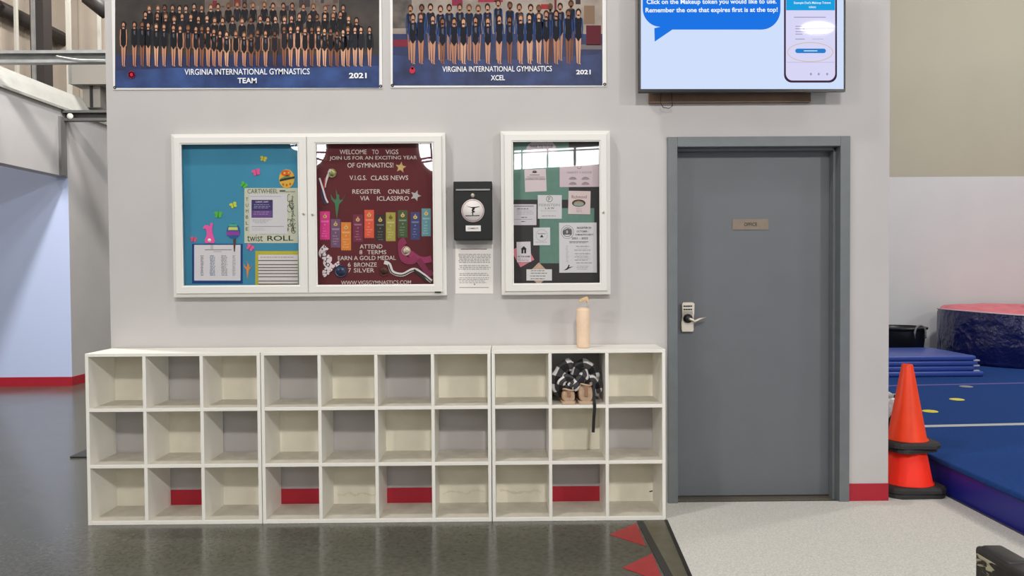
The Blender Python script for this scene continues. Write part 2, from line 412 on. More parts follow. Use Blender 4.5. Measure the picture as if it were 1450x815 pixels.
# wire clip along the channel
mb = MB(); mb.tube([P3(80, 79, 3.38), P3(95, 82, 3.38), P3(115, 84.5, 3.38), P3(148, 85, 3.38)], .006, mat('white_cable', (205, 205, 200), .5), 6)
mb.build('cable', c1)
DK = mat('dark_primer_steel', (44, 38, 36), .6)
mb = MB(); a = X3(-40, -8, XO+.15); b = X3(112, 66, XO+.15)
mb.tube([a, b], .12, DK, 4); tag(mb.build('wall_girt'), 'dark diagonal girt beam high on the tan panel wall, upper left', 'steel beam')
mb = MB(); q0 = P3(43, 66, 6.2); q1 = P3(62, 66, 6.2); mb.box((q0[0], 6.2, 0), (q1[0], 6.4, 6.5), DK)
mb.box((q0[0]+.03, 6.17, 0), (q0[0]+.075, 6.2, 6.5), GALV)
tag(mb.build('steel_column'), 'dark vertical column behind the long channel beam, upper left', 'steel column')
mb = MB(); a = P3(122, -6, 6); b = P3(152, 18, 6); mb.tube([a, b], .1, DK, 4); tag(mb.build('roof_brace'), 'dark brace in the top corner beside the banner wall', 'steel beam')
GAL2 = mat('bright_stud_steel', (200, 198, 190), .35, metal=.3)
for u, r, lab in ((22, .018, 'thin steel stud left of the dark column, high on the left'), (96.5, .03, 'bright steel stud right of the dark column, high on the left'), (140, .018, 'thin steel stud nearest the banner wall, high on the left')):
    x, z = wp(u, 70, 7.0); mb = MB(); mb.box((x-r, 7.0, 0), (x+r, 7.04, 6.6), GAL2)
    mb.box((x-r, 7.04, 0), (x-r+.008, 7.1, 6.6), GAL2); tag(mb.build('steel_stud'), lab, 'steel stud')
mb = MB(); x0, z0, x1, z1 = prect(99, 90, 165, 119, 5.4); mb.box((x0, 5.4, z0), (x1, 5.8, z1), mat('dull_duct', (150, 146, 138), .5, metal=.3))
mb.box(((x0+x1)/2-.3, 5.385, z0), ((x0+x1)/2-.27, 5.4, z1), GALV)
tag(mb.build('air_duct'), 'grey sheet metal duct under the long channel beam', 'duct')
mb = MB(); x0, z0, x1, z1 = prect(117, 121.5, 142, 152, 5.5); mb.box((x0, 5.5, z0), (x1, 5.7, z1), mat('duct_hood', (120, 116, 110), .5)); mb.box((x0+.1, 5.48, z0), (x0+.13, 5.5, z1), DARKSTEEL)
tag(mb.build('duct_drop'), 'dark grey duct drop below the sheet metal duct', 'duct')
mb = MB(); a = X3(90, 166, XS+.02); b = X3(81, 246, XS+.02)
mb.box((XS, a[1]-.08, 2.469), (XS+.03, a[1]+.04, a[2]), mat('grey_post', (112, 110, 108), .6)); struct(mb.build('trim_2'))

# ================================================================== DOOR
dr = bpy.data.objects.new('door_1', None); COL.objects.link(dr); dr.location = ((DL+DR)/2, 0, 0); ORG['door_1'] = dr.location.copy(); struct(dr)
YD = .115; SI = .014                       # leaf plane, stop inset
mb = MB()
def jamb(mb, xo, xi, sgn):
    # profile in plan from the outside of the face to the stop
    mb.box((xo, -.018, 0), (xi, .10, DT), DOORF)
    mb.box((xi, .045, 0), (xi+sgn*SI, .10, DT-FF), DOORF)
jamb(mb, DL, DL+FF, 1); jamb(mb, DR, DR-FF, -1)
mb.box((DL+FF, -.018, DT-FF), (DR-FF, .10, DT), DOORF); mb.box((DL+FF, .045, DT-FF-SI), (DR-FF, .10, DT-FF), DOORF)
mb.box((DL+FF, .10, 0), (DL+.03, .19, DT), DOORF); mb.box((DR-FF, .10, 0), (DR-.03, .19, DT), DOORF); mb.box((DL+FF, .1, DT-FF), (DR-FF, .19, DT-.03), DOORF)
mb.build('door_frame', dr, bevel=.002)
mb = MB(); mb.box((DL+FF+.004, YD-.01, .012), (DR-FF-.004, YD+.035, DT-FF-.004), DOORP); leaf = mb.build('door_leaf', dr, bevel=.002)
mb = MB(); mb.box((DL+FF, .05, 0), (DR-FF, .18, .006), mat('threshold_metal', (120, 112, 100), .4, metal=.5)); mb.build('threshold', dr)
YS = YD-.01
# sign
x0, z0, x1, z1 = prect(1037, 310, 1088, 325, YS); mb = MB()
mb.box((x0, YS-.004, z0), (x1, YS, z1), mat('bronze_plate', (126, 112, 98), .4, metal=.35, noise=(30, .08)))
put_text(mb, 'OFFICE', (x0+x1)/2, (z0+z1)/2, (x1-x0)*.36, (z1-z0)*.33, YS-.0045, paint((38, 34, 32)))
sg = mb.build('office_sign', leaf)
# keypad lever lock
x0, z0, x1, z1 = prect(963, 427.5, 982, 469, YS); w = x1-x0; h = z1-z0
mb = MB(); body = [(x0+.006, z0), (x1-.008, z0), (x1-.004, z0+.012), (x1-.005, z0+h*.45), (x1, z0+h*.62), (x1+.001, z1-.008), (x1-.01, z1), (x0+.012, z1), (x0+.004, z1-.01), (x0+.006, z0+h*.5), (x0, z0+h*.3), (x0+.001, z0+.01)]
mb.wallpoly([(a, b) for a, b in body], YS-.028, STEEL, .028); lk = mb.build('keypad_lock', leaf, bevel=.003)
mb = MB()
for r in range(2):
    for c in range(4): mb.box((x0+.014+c*.013, YS-.032, z1-.026-r*.019), (x0+.024+c*.013, YS-.028, z1-.018-r*.019), BLACKPL)
mb.box((x0+.012, YS-.031, z1-.075), (x1-.012, YS-.028, z1-.05), mat('satin_panel', (165, 155, 145), .4, metal=.8)); mb.build('key_button', lk)
hx, hz = wp(972, 450, YS); mb = MB()
mb.lathe((hx, YS-.028, hz), [(0, -.034), (.02, -.034), (.026, -.02), (.026, 0)], DARKSTEEL, 20, 'y')
e1 = wp(983, 455, YS-.06); e2 = wp(990, 451.5, YS-.06); e3 = wp(999.5, 449.5, YS-.055)
mb.tube([(hx, YS-.055, hz), (hx+.025, YS-.062, hz-.008), (e1[0], YS-.064, e1[1]), (e2[0], YS-.062, e2[1]), (e3[0], YS-.055, e3[1])], [.01, .01, .008, .007, .005], STEEL, 10)
mb.build('lever_handle', lk)

# ================================================================== CUBBY SHELVES
CD = .291; CH = .914; BT = .0175
SHELFSHADE = mat('shade_toned_shelf_top', (206, 199, 185), .8, noise=(18, .08)); STAIN = mat('tan_water_stain', (222, 213, 190), .9); SCUFF = mat('black_scuff', (40, 36, 30), .7)  # shelf-top colour carries the shade inside the cells, front lip left white
def cubby(x0, x1, ncol, label, panels, marks={}):
    th = thing('cubby_shelf', ((x0+x1)/2, -CD/2, 0), label, 'shelf unit', 'white cubby units along the wall')
    y0, y1 = -CD, -.009
    for a in (x0, x1-BT):
        mb = MB(); mb.box((a, y0, .0), (a+BT, y1, CH-BT), CUBBY); mb.build('side_panel', th, bevel=.0012)
    mb = MB(); mb.box((x0, y0, CH-BT), (x1, y1, CH), CUBBY); mb.build('top_board', th, bevel=.0015)
    mb = MB(); mb.box((x0+BT, y0, .0), (x1-BT, y1, .02), CUBBY); mb.floorpoly([(x0+BT, y0+.012), (x1-BT, y0+.012), (x1-BT, y1), (x0+BT, y1)], .0203, SHELFSHADE); mb.build('bottom_board', th, bevel=.0015)
    zs = [.02, .3204, .6206]
    for z in zs[1:]:
        mb = MB(); mb.box((x0+BT, y0, z-BT), (x1-BT, y1, z), CUBBY); mb.floorpoly([(x0+BT, y0+.012), (x1-BT, y0+.012), (x1-BT, y1), (x0+BT, y1)], z+.0003, SHELFSHADE); mb.build('shelf_board', th, bevel=.0015)
    pitch = (x1-x0-BT)/ncol; ztop = [.3204-BT, .6206-BT, CH-BT]
    for c in range(1, ncol):
        xx = x0+pitch*c
        for k in range(3):
            mb = MB(); mb.box((xx, y0, zs[k]), (xx+BT, y1, ztop[k]), CUBBY); mb.build('divider', th, bevel=.0012)
    for c in range(ncol):
        for k in range(3):
            if panels(c, 2-k):
                mb = MB(); mb.box((x0+pitch*c+BT, y1-.006, zs[k]), (x0+pitch*(c+1), y1-.001, ztop[k]), CUBBACK); bp = mb.build('back_panel', th)
                mk = marks.get((c, k))
                if mk:
                    a = x0+pitch*c+BT+.02; e = x0+pitch*(c+1)-.03; RQ = random.Random(c*7+k); mb = MB()
                    if mk == 'streak':
                        q = spline([(a+(e-a)*i/7, zs[k]+.045+.03*RQ.random(), 0) for i in range(8)], 4); wd = [.004+.013*RQ.random() for _ in q]
                        mb.strip([(u, y1-.0068, v) for u, v, _ in q], wd, STAIN, .0006); mb.build('water_stain', bp)
                    else:
                        mb.wallpoly([(e+.012, zs[k]+.05), (e+.03, zs[k]+.054), (e+.029, zs[k]+.061), (e+.01, zs[k]+.057)], y1-.0066, SCUFF, .0005); mb.build('scuff_mark', bp)
    return th
xa = -2.2296; xe = .8462
xb = wp(369.8, 600, -CD)[0]; xc = wp(696, 600, -CD)[0]
cubby(xa, xb-.002, 3, 'white three-column cubby unit at the left end, by the blue alcove', lambda c, r: (c+r) % 2 == 0)
cubby(xb+.002, xc-.002, 4, 'white four-column cubby unit in the middle of the row', lambda c, r: (c+r) % 2 == 1, {(1, 0): 'streak', (3, 0): 'streak'})
cubby(xc+.002, xe, 3, 'white three-column cubby unit beside the grey door, holding shoes', lambda c, r: (c+r) % 2 == 0, {(0, 0): 'streak', (2, 0): 'scuff'})

# ================================================================== BANNERS
SK = [(200, 146, 118), (184, 128, 102), (210, 160, 132), (138, 90, 68), (192, 138, 110), (106, 68, 54)]
HAIR = [(40, 28, 24), (62, 42, 30), (92, 66, 44), (30, 24, 24)]
BLK = [(26, 25, 30), (34, 33, 40), (22, 22, 26)]
def figure(pr, u, vh, vf, sc, body, sleeve, R, legs=True, dim=0):
    sk = R.choice(SK[:5] if R.random() < .9 else SK); hr = R.choice(HAIR); bd = R.choice(body)
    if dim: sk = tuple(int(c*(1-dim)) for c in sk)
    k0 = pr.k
    hw, hh = 2.5*sc, 4.1*sc; sh = vh+6.2*sc; hip = sh+(vf-sh)*.46 if legs else vf
    sw = 4.9*sc
    if legs:
        for sg in (-1, 1):
            pr.poly([(u+sg*3.2*sc, hip-2), (u+sg*.2*sc, hip), (u+sg*.5*sc, vf-1), (u+sg*.4*sc+1.2*sc, vf), (u+sg*1.4*sc+1.4*sc, vf), (u+sg*1.9*sc, vf-2), (u+sg*2.5*sc, (hip+vf)/2)], sk)
    pr.lay()
    pr.poly([(u-sw*.75, sh-.6), (u-sw*.3, sh-1.4), (u+sw*.3, sh-1.4), (u+sw*.75, sh-.6), (u+sw*.66, (sh+hip)/2), (u+sw*.72, hip-3*sc), (u+.6, hip+2*sc if legs else hip), (u-.6, hip+2*sc if legs else hip), (u-sw*.72, hip-3*sc), (u-sw*.66, (sh+hip)/2)], bd)
    ac = sleeve or sk
    for sg in (-1, 1):
        pr.poly([(u+sg*sw*.62, sh-.4), (u+sg*sw*.95, sh+.8), (u+sg*sw*1.06, (sh+hip)/2), (u+sg*sw*.95, hip), (u+sg*sw*.75, hip), (u+sg*sw*.8, (sh+hip)/2)], ac)
    pr.lay()
    pr.oval(u, vh-.7*sc, hw*1.22, hh*1.04, hr, 12)
    pr.lay(); pr.poly([(u-1*sc, vh+2*sc), (u+1*sc, vh+2*sc), (u+1.5*sc, sh), (u-1.5*sc, sh)], sk); pr.oval(u, vh+.7*sc, hw*.78, hh*.78, sk, 12)
    pr.lay()
    if R.random() < .6 and legs: pr.poly([(u-1.1*sc, sh+3), (u+1.3*sc, sh+2), (u+1.2*sc, sh+9*sc), (u-.8*sc, sh+7*sc)], (86, 84, 96))
    pr.k = k0
VINYL = mat('white_banner_vinyl', (226, 224, 220), .45, bump=(5, .15, .02))
def banner(u0, u1, vb, label, ztop_h, inset):
    Y = -.004; x0, zb = wp(u0, vb, Y); x1 = wp(u1, vb, Y)[0]
    th = thing('team_banner', ((x0+x1)/2, Y, zb), label, 'banner', 'gymnastics team banners')
    mb = MB(); mb.box((x0, Y-.0015, zb), (x1, Y+.003, zb+ztop_h), VINYL); mb.build('vinyl_sheet', th)
    for xg in (x0+.009, x1-.009):
        for zg in (zb+.012, zb+ztop_h-.012):
            mb = MB(); mb.lathe((xg, Y-.0015, zg), [(.003, -.002), (.008, -.002), (.009, 0)], DARKSTEEL, 14, 'y'); mb.build('grommet', th)
    mb = MB(); pr = Print(mb, Y-.0015); return th, mb, pr, zb+ztop_h
def ink_noise(name, c, c2, scale): return mat(name, c, .5, spec=.35, noise=(scale, .3), c2=c2)
# --- left banner
th, mb, pr, zt = banner(160.5, 541.5, 127, 'large team banner with three rows of gymnasts, reading TEAM, at left', .93, 0)
DKBG = ink_noise('banner_dark_hall', (40, 36, 34), (62, 52, 46), 9); BLU = ink_noise('banner_blue_mat', (26, 46, 100), (48, 78, 136), 7)
BLU2 = ink_noise('banner_navy_mat', (22, 30, 70), (32, 44, 92), 12)
XM = mat('banner_brown_hall', (84, 70, 62), .5, noise=(14, .3), c2=(110, 92, 80))
pr.rect(163, -95, 537, 124.5, DKBG); pr.lay()
pr.rect(290, -90, 480, 55, XM); pr.rect(163, 78, 537, 124.5, BLU2); pr.lay(); pr.poly([(163, 124.5), (537, 124.5), (537, 93), (420, 96), (350, 95), (250, 96), (163, 100)], BLU); pr.lay()
RR = random.Random(3)
for i in range(18): pr.rect(300+i*10+RR.random()*5, -10+RR.random()*20, 305+i*10+RR.random()*6, 4+RR.random()*12, RR.choice([(110, 40, 44), (84, 70, 62), (60, 54, 56), (120, 104, 92)]))
pr.lay()
a2 = lambda X: 150+X/5.82; b2 = lambda X: 340+X/5.819
row3 = [(a2(X), Y/5.82) for X, Y in ((358, 70), (430, 68), (485, 65), (550, 65), (608, 70), (660, 70), (728, 55), (790, 65), (865, 60), (925, 55), (1010, 50), (1083, 40))]+[(b2(X), Y/5.82) for X, Y in ((38, 45), (108, 45), (200, 40), (272, 50), (357, 50), (430, 50), (522, 55), (605, 55), (703, 70), (775, 70), (850, 65))]
row2 = [(a2(X), Y/5.82) for X, Y in ((328, 120), (426, 130), (495, 138), (565, 160), (630, 135), (702, 140), (765, 155), (835, 150), (898, 170), (963, 170), (1045, 160))]+[(b2(X), Y/5.82) for X, Y in ((18, 175), (90, 165), (167, 155), (230, 165), (292, 155), (367, 160), (425, 150), (490, 135), (575, 140), (635, 140), (700, 135), (768, 130), (828, 120), (895, 155), (960, 170))]
row1 = [(a2(X), Y/5.82) for X, Y in ((148, 205), (238, 205), (302, 205), (352, 210), (418, 220), (482, 222), (560, 230), (615, 235), (680, 235), (745, 240), (793, 240), (845, 240), (893, 262), (943, 275), (997, 285), (1073, 280))]+[(b2(X), Y/5.82) for X, Y in ((35, 290), (93, 300), (147, 270), (212, 275), (287, 280), (365, 240), (418, 240), (477, 237), (537, 255), (592, 245), (648, 245), (697, 255), (748, 258), (800, 278), (850, 265), (890, 245), (948, 245), (997, 245), (1068, 245))]
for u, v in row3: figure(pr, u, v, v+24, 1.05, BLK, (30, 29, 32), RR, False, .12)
pr.lay(6)
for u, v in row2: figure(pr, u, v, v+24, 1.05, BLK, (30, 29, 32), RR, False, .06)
pr.lay(6)
for i, (u, v) in enumerate(row1):
    long = i in (1, 2, 3, 4, 5, 6) or i >= len(row1)-4
    figure(pr, u, v, 94.5, 1.0, BLK, (36, 42, 50) if long else None, RR)
pr.lay(6)
WT = (236, 236, 238)
pr.text('VIRGINIA INTERNATIONAL GYMNASTICS', 350.5, 101.8, 177, 8.4, WT, .008); pr.text('TEAM', 350.5, 114.3, 27, 7.6, WT, .02); pr.text('2021', 507, 107.3, 25, 7.8, WT, .03)
def strawberry(u, v, s=1):
    pr.oval(u, v, 4.6*s, 4.6*s, (196, 44, 66)); 
    for k in range(7): pr.oval(u+3.6*s*math.cos(k*.9), v+3.9*s*math.sin(k*.9), 1.5*s, 1.7*s, (196, 44, 66), 8)
strawberry(187, 106)
mb.build('print', th, normals=False)
# --- right banner
th, mb, pr, zt = banner(553.5, 858.5, 124, 'smaller team banner of gymnasts in blue sleeves, reading XCEL, in the middle', .93, 0)
LBG = ink_noise('banner_pale_hall', (132, 118, 108), (164, 150, 138), 6)
pr.rect(556, -95, 853, 121, LBG); pr.lay()
pr.rect(556, 48, 853, 121, BLU2); pr.rect(556, -95, 583, 40, ink_noise('banner_murky_hall', (70, 64, 60), (98, 88, 80), 18)); pr.lay()
pr.poly([(556, 121), (853, 121), (853, 76), (760, 84), (640, 84), (556, 78)], ink_noise('banner_royal_mat', (24, 36, 80), (44, 62, 112), 9)); pr.lay()
pr.rect(557, 56, 580, 66, (120, 40, 56)); pr.rect(830, 36, 851, 64, (92, 34, 44)); pr.rect(820, 63, 852, 70, (112, 104, 104)); pr.rect(640, -30, 655, 8, (126, 40, 62)); pr.rect(766, 6, 777, 13, (150, 44, 48)); pr.rect(677, -12, 712, 3, (148, 44, 66)); pr.rect(815, -20, 822, 6, (60, 48, 48))
pr.rect(785, -30, 788, 14, (110, 40, 50)); pr.rect(827, 8, 842, 34, (128, 104, 84)); pr.rect(700, 1, 706, 30, (150, 140, 132)); pr.lay()
a4 = lambda X: 545+X/6.036; b4 = lambda X: 700+X/6.035
back = [(a4(X), Y/6.036) for X, Y in ((218, 75), (315, 70), (390, 65), (475, 80), (550, 70), (640, 65), (720, 70), (798, 75), (877, 65), (968, 30))]+[(b4(X), Y/6.035) for X, Y in ((133, 50), (213, 65), (310, 70), (380, 75), (478, 65), (562, 60), (655, 35))]
frontr = [(a4(X), Y/6.036) for X, Y in ((240, 150), (308, 145), (410, 160), (493, 185), (592, 185), (672, 185), (775, 175), (880, 180), (978, 160))]+[(b4(X), Y/6.035) for X, Y in ((130, 170), (225, 155), (300, 150), (380, 140), (443, 125), (527, 120), (632, 115), (718, 110))]
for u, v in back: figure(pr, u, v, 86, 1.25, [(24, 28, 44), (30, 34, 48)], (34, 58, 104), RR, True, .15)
pr.lay(6)
for u, v in frontr: figure(pr, u, v, 91, 1.25, [(22, 24, 34), (26, 28, 40)], (38, 66, 118), RR, True, .05)
pr.lay(6)
pr.text('VIRGINIA INTERNATIONAL GYMNASTICS', 704, 97.8, 155, 7.8, WT, .008); pr.text('XCEL', 705, 110.3, 20, 7.4, WT, .02); pr.text('2021', 826, 102.3, 20.5, 6.6, WT, .03)
pr.oval(584, 100, 4, 4.4, (196, 44, 66)); pr.oval(584, 96.5, 1.6, 2.4, (196, 44, 66), 8)
mb.build('print', th, normals=False)

# ================================================================== TELEVISION
YT = -.125
x0, zb, x1, _ = prect(904, 60, 1197.5, 130.5, YT); zt = zb+.69
tv = thing('television', ((x0+x1)/2, YT, zb), 'flat television showing a blue speech bubble, hung above the grey door', 'television')
mb = MB(); mb.box((x0, YT, zb), (x1, YT+.02, zt), BLACKPL); mb.box((x0+.12, YT+.02, zb+.05), (x1-.12, YT+.075, zt-.1), BLACKPL); mb.build('housing', tv, bevel=.003)
mb = MB(); mb.box((x0+.3, YT+.07, zb+.12), (x1-.3, -.04, zb+.5), DARKSTEEL); mb.build('wall_bracket', tv)
def scr(name, c, e=1.0): return mat('screen_'+name, c, .03, spec=.5, emit=e)
SB = scr('pale', (206, 222, 250)); SBL = scr('blue', (0, 112, 226)); SWH = scr('white', (240, 248, 255)); SPU = scr('purple', (58, 30, 62), .9); SPH = scr('phone', (214, 212, 244)); SCY = scr('cyan', (0, 156, 222)); SGR = scr('greyink', (150, 150, 176)); STA = scr('tan', (206, 186, 150)); SBT = scr('button', (28, 124, 200)); SLV = scr('lavender', (190, 212, 250))
mb = MB(); pr = Print(mb, YT-.0005, .0004)
X = pr.P
pr.rect(907.5, -32, 1194.5, 126, SB); pr.lay()
pr.rect(905.8, 126, 1196.5, 130, mat('bezel_gloss', (14, 14, 16), .3)); pr.lay()
# speech bubble
pts = []
for k in range(13): a = PI/2*k/12; pts.append((1078+27*math.cos(a), 14+28*math.sin(a)))
pts += [(952, 42), (927, 59), (926.5, 40)]
for k in range(13): a = PI/2+PI/2*k/12; pts.append((935+25*math.cos(a), 12+26*math.sin(a)))
pts += [(910, -26), (1105, -26)]
pr.poly(pts, SBL); pr.lay()
pr.text('Click on the Makeup token you would like to use.', 1007.5, 3.2, 184, 8.6, SWH, .022); pr.text('Remember the one that expires first is at the top!', 1007.5, 15, 187, 8.6, SWH, .022)
# phone
pts = []
for cx, cy, a0 in ((1174, 106, 0), (1121, 106, 1)):
    for k in range(7): a = PI/2*(a0+k/6); pts.append((cx+11*math.cos(a), cy+11*math.sin(a)))
pts += [(1110, -30), (1185, -30)]; pr.poly(pts, SPU); pr.lay()
pts = []
for cx, cy, a0 in ((1173, 104, 0), (1122, 104, 1)):
    for k in range(7): a = PI/2*(a0+k/6); pts.append((cx+9.4*math.cos(a), cy+10*math.sin(a)))
pts += [(1112.6, -30), (1182.4, -30)]; pr.poly(pts, SPH); pr.lay()
pr.rect(1113, -30, 1182, 14.8, SCY); pr.lay(); pr.text("Example Dad's Makeup Tokens", 1150, 4.5, 52, 4.2, SWH); pr.text('tokens', 1150, 10, 10, 3.2, SWH)
pr.rect(1124, 24, 1169, 25.2, SGR)
for i, v in enumerate((37.5, 41, 45, 48.5, 55.5)): pr.rect(1126, v-.6, 1136+(i % 3)*3, v+.5, SGR)
for v in (37.5, 45, 48.5, 55.5): pr.rect(1150, v-.5, 1168-(int(v) % 3)*2, v+.4, scr('faintink', (182, 182, 210)))
pr.rect(1114, 88, 1181, 88.6, scr('rule', (178, 172, 200)))
for u in (1148, 1159, 1171): pr.oval(u, 105, 1.5, 1.8, SGR, 8)
pr.lay()
pts = []
for cx, a0 in ((1166, -PI/2), (1129, PI/2)):
    for k in range(9): a = a0+PI*k/8; pts.append((cx+3.2*math.cos(a), 72.2+3.2*math.sin(a)))
pr.poly(pts, SBT); pr.lay(); pr.rect(1138, 71.7, 1157, 72.7, SWH); pr.hoop(1147, 74, 32.5, 14, 1.0, STA, 40)
mb.build('screen', tv, normals=False)
mb = MB(); q = [P3(936, 130, -.06), P3(935.5, 146, -.05), P3(939, 152, -.045), P3(947, 153.5, -.045), P3(952, 150, -.05), P3(951.5, 130, -.06)]
mb.tube(q, .0022, BLACKPL, 6); mb.build('cable_loop', tv)
x0, z0, x1, z1 = prect(919, 120, 1148, 145, -.03)
mb = MB(); mb.box((x0, -.035, z0), (x1, -.001, z0+.55), mat('brown_mount_board', (116, 92, 72), .6, noise=(6, .2)))
tag(mb.build('mount_board', bevel=.003), 'brown wooden mounting board on the wall behind the television', 'board')

# ================================================================== DISPLAY CASES
YCf = -.075; YBk = -.018; YPn = YP
def ringprof(w, yf, yb): return [(0, yb), (0, yf+.006), (.006, yf), (w*.32, yf), (w*.36, yf+.006), (w*.5, yf+.006), (w*.55, yf), (w-.004, yf), (w, yf+.004), (w, yb)]
BL = (32, 26, 28)
# --- double case
bx0, bz0, bx1, bz1 = prect(243.5, 188.5, 631.5, 419.5, -.06)
case = thing('display_case', ((bx0+bx1)/2, 0, bz0), 'wide white two-door display case with blue and maroon boards', 'display case')
mb = MB(); mb.ring(bx0, bz0, bx1, bz1, [(0, -.001), (0, -.055), (.02, -.06), (.024, -.06), (.024, -.001)], FRAMEW); mb.box((bx0+.02, -.008, bz0+.02), (bx1-.02, -.002, bz1-.02), FRAMEW); mb.build('cabinet_body', case, bevel=.0015)
PA = prect(257.5, 203.5, 423, 404, -.066); PB = prect(448, 202.5, 613.5, 403, -.066)
mid = (PA[2]+PB[0])/2; DI = .02
def door(x0, x1, P, lockuv, par):
    z0, z1 = bz0+DI, bz1-DI; mb = MB()
    A = [(x0, z0), (x1, z0), (x1, z1), (x0, z1)]; B = [(P[0], P[1]), (P[2], P[1]), (P[2], P[3]), (P[0], P[3])]
    lv = []                                 # loops from outside back to inside back
    def lerp(t): return [(a[0]+(b[0]-a[0])*t, a[1]+(b[1]-a[1])*t) for a, b in zip(A, B)]
    for t, y in ((0, -.05), (0, -.068), (.06, -.072), (.85, -.072), (.93, -.069), (1, -.064), (1, -.05)): lv.append([(x, y, z) for x, z in lerp(t)])
    n = len(lv); vs = [p for l in lv for p in l]; fs = []
    for i in range(n):
        j = (i+1) % n
        for k in range(4): fs.append((i*4+k, i*4+(k+1) % 4, j*4+(k+1) % 4, j*4+k))
    mb.add(vs, fs, FRAMEW); d = mb.build('door', par, bevel=0)
    mb = MB(); mb.ring(P[0]-.004, P[1]-.004, P[2]+.004, P[3]+.004, [(0, -.062), (0, -.067), (.006, -.067), (.006, -.062)], mat('bright_bead', (240, 238, 232), .35)); mb.build('pane_bead', d)
    mb = MB(); mb.add([(P[0], YPn, P[1]), (P[2], YPn, P[1]), (P[2], YPn, P[3]), (P[0], YPn, P[3])], [(0, 1, 2, 3)], GLASS); mb.build('glass_pane', d)
    lx, lz = wp(lockuv[0], lockuv[1], -.075); mb = MB(); mb.lathe((lx, -.072, lz), [(0, -.006), (.003, -.007), (.006, -.006), (.008, -.003), (.008, 0)], STEEL, 18, 'y'); mb.box((lx-.001, -.0795, lz-.004), (lx+.001, -.078, lz+.004), BLACKPL); mb.build('lock', d)
    return d
door(bx0+DI, mid-.001, PA, (430, 302.5), case); door(mid+.001, bx1-DI, PB, (442.5, 303.5), case)
ex, ez = wp(620, 413.5, -.075); mb = MB(); mb.box((ex-.018, -.0745, ez-.004), (ex+.018, -.072, ez+.004), BLACKPL); mb.build('maker_plate', case)
BOARDB = mat('turquoise_paper', (60, 140, 172), .8, noise=(3, .07), bump=(4, .15, .02))
BOARDM = mat('maroon_letter_felt', (100, 36, 42), .9, noise=(4, .08))
mb = MB(); mb.box((PA[0]-.02, YBk, PA[1]-.02), (PA[2]+.025, -.009, PA[3]+.02), BOARDB); mb.build('blue_board', case)
mb = MB(); mb.box((PB[0]-.025, YBk, PB[1]-.02), (PB[2]+.02, -.009, PB[3]+.02), BOARDM)
zz = PB[1]
while zz < PB[3]: mb.box((PB[0]-.02, YBk-.0006, zz), (PB[2]+.015, YBk, zz+.004), BOARDM); zz += .0085
lb = mb.build('letter_board', case)
YL = YBk-.001
LET = mat('white_plastic_letter', (222, 208, 200), .5)
rows = [('WELCOME', 500, 215, 38, 6.5), ('TO', 531.5, 215, 9, 6.5), ('VIGS', 555, 215, 18, 6.5),
        ('JOIN US FOR AN EXCITING YEAR', 528.5, 224, 124, 6.5), ('OF GYMNASTICS!', 524.5, 233.7, 65, 6.8), ('V.I.G.S.', 507, 251.6, 24, 6.5), ('CLASS NEWS', 551.5, 251.6, 53, 6.5),
        ('REGISTER', 519, 271, 40, 6.3), ('ONLINE', 565, 271, 31, 6.3), ('VIA', 516.5, 280.5, 13, 6.3), ('ICLASSPRO', 556.5, 280.8, 45, 6.3),
        ('ATTEND', 525.5, 348.7, 32, 5.8), ('8', 511, 356.8, 4, 5.8), ('TERMS', 533.5, 356.8, 27, 5.8), ('EARN A GOLD MEDAL', 519.5, 365, 82, 6), ('6', 494.5, 374.5, 4, 6), ('BRONZE', 517.5, 374.5, 32, 6), ('7', 495, 382.5, 4, 6), ('SILVER', 515.5, 382.5, 29, 6), ('WWW.VIGSGYMNASTICS.COM', 532.5, 399.8, 99, 5.6)]
for t, u, v, w, h in rows:
    mb = MB(); pr = Print(mb, YL); pr.text(t, u, v, w, h, LET, .004); mb.build('letter_row', lb)

def pinned(name, Y, label, cat, group=None):       # start a thin thing pinned on a board
    return (name, Y, label, cat, group)
def sheet(name, u0, v0, u1, v1, label, cat, c=None, Y=YBk, th=.0012, rot=0, group=None, draw=None, m=None, border=None, lift=0, pts=None):
    Yf = Y-th-lift-.0004; mb = MB()
    if pts is None:
        pts = [(u0, v1), (u1, v1), (u1, v0), (u0, v0)]
        if rot:
            cu, cv = (u0+u1)/2, (v0+v1)/2; ca, sa = math.cos(rot), math.sin(rot)
            pts = [(cu+(a-cu)*ca-(b-cv)*sa, cv+(a-cu)*sa+(b-cv)*ca) for a, b in pts]
    mb.wallpoly([wp(a, b, Yf) for a, b in pts], Yf, m or paint(c), th)
    o = mb.build(name, normals=False); tag(o, label, cat, group)
    if draw:
        mb2 = MB(); pr = Print(mb2, Yf); draw(pr); mb2.build('printing', o, normals=False)
    return o
# ---- blue board
def flutter(u, v, s, c, rot, label, name='paper_butterfly', lift=0):
    pts = []
    for k in range(28):
        a = 2*PI*k/28; r = s*(.55+.45*abs(math.sin(2*a+.2)))*(1 if math.sin(a) < 0 else .8)
        p = (r*math.cos(a), r*.8*math.sin(a)); pts.append((u+p[0]*math.cos(rot)-p[1]*math.sin(rot), v+p[0]*math.sin(rot)+p[1]*math.cos(rot)))
    Yf = YBk-.003-lift; mb = MB(); mb.wallpoly([wp(*p, Yf) for p in pts], Yf, paint(c), .003); o = mb.build(name, normals=False); tag(o, label, 'paper cutout', 'foam butterflies on the blue board')
    mb = MB(); q = lambda t: (wp(u+t*math.cos(rot+PI/2), v+t*math.sin(rot+PI/2), Yf)); a = q(-s*.55); b = q(s*.5)
    mb.tube([(a[0], Yf-.001, a[1]), (b[0], Yf-.001, b[1])], .0018, paint(tuple(int(x*.75) for x in c)), 6); mb.build('butterfly_body', o)
flutter(373, 225, 6, (214, 200, 70), .3, 'yellow butterfly cutout, the highest one on the blue board')
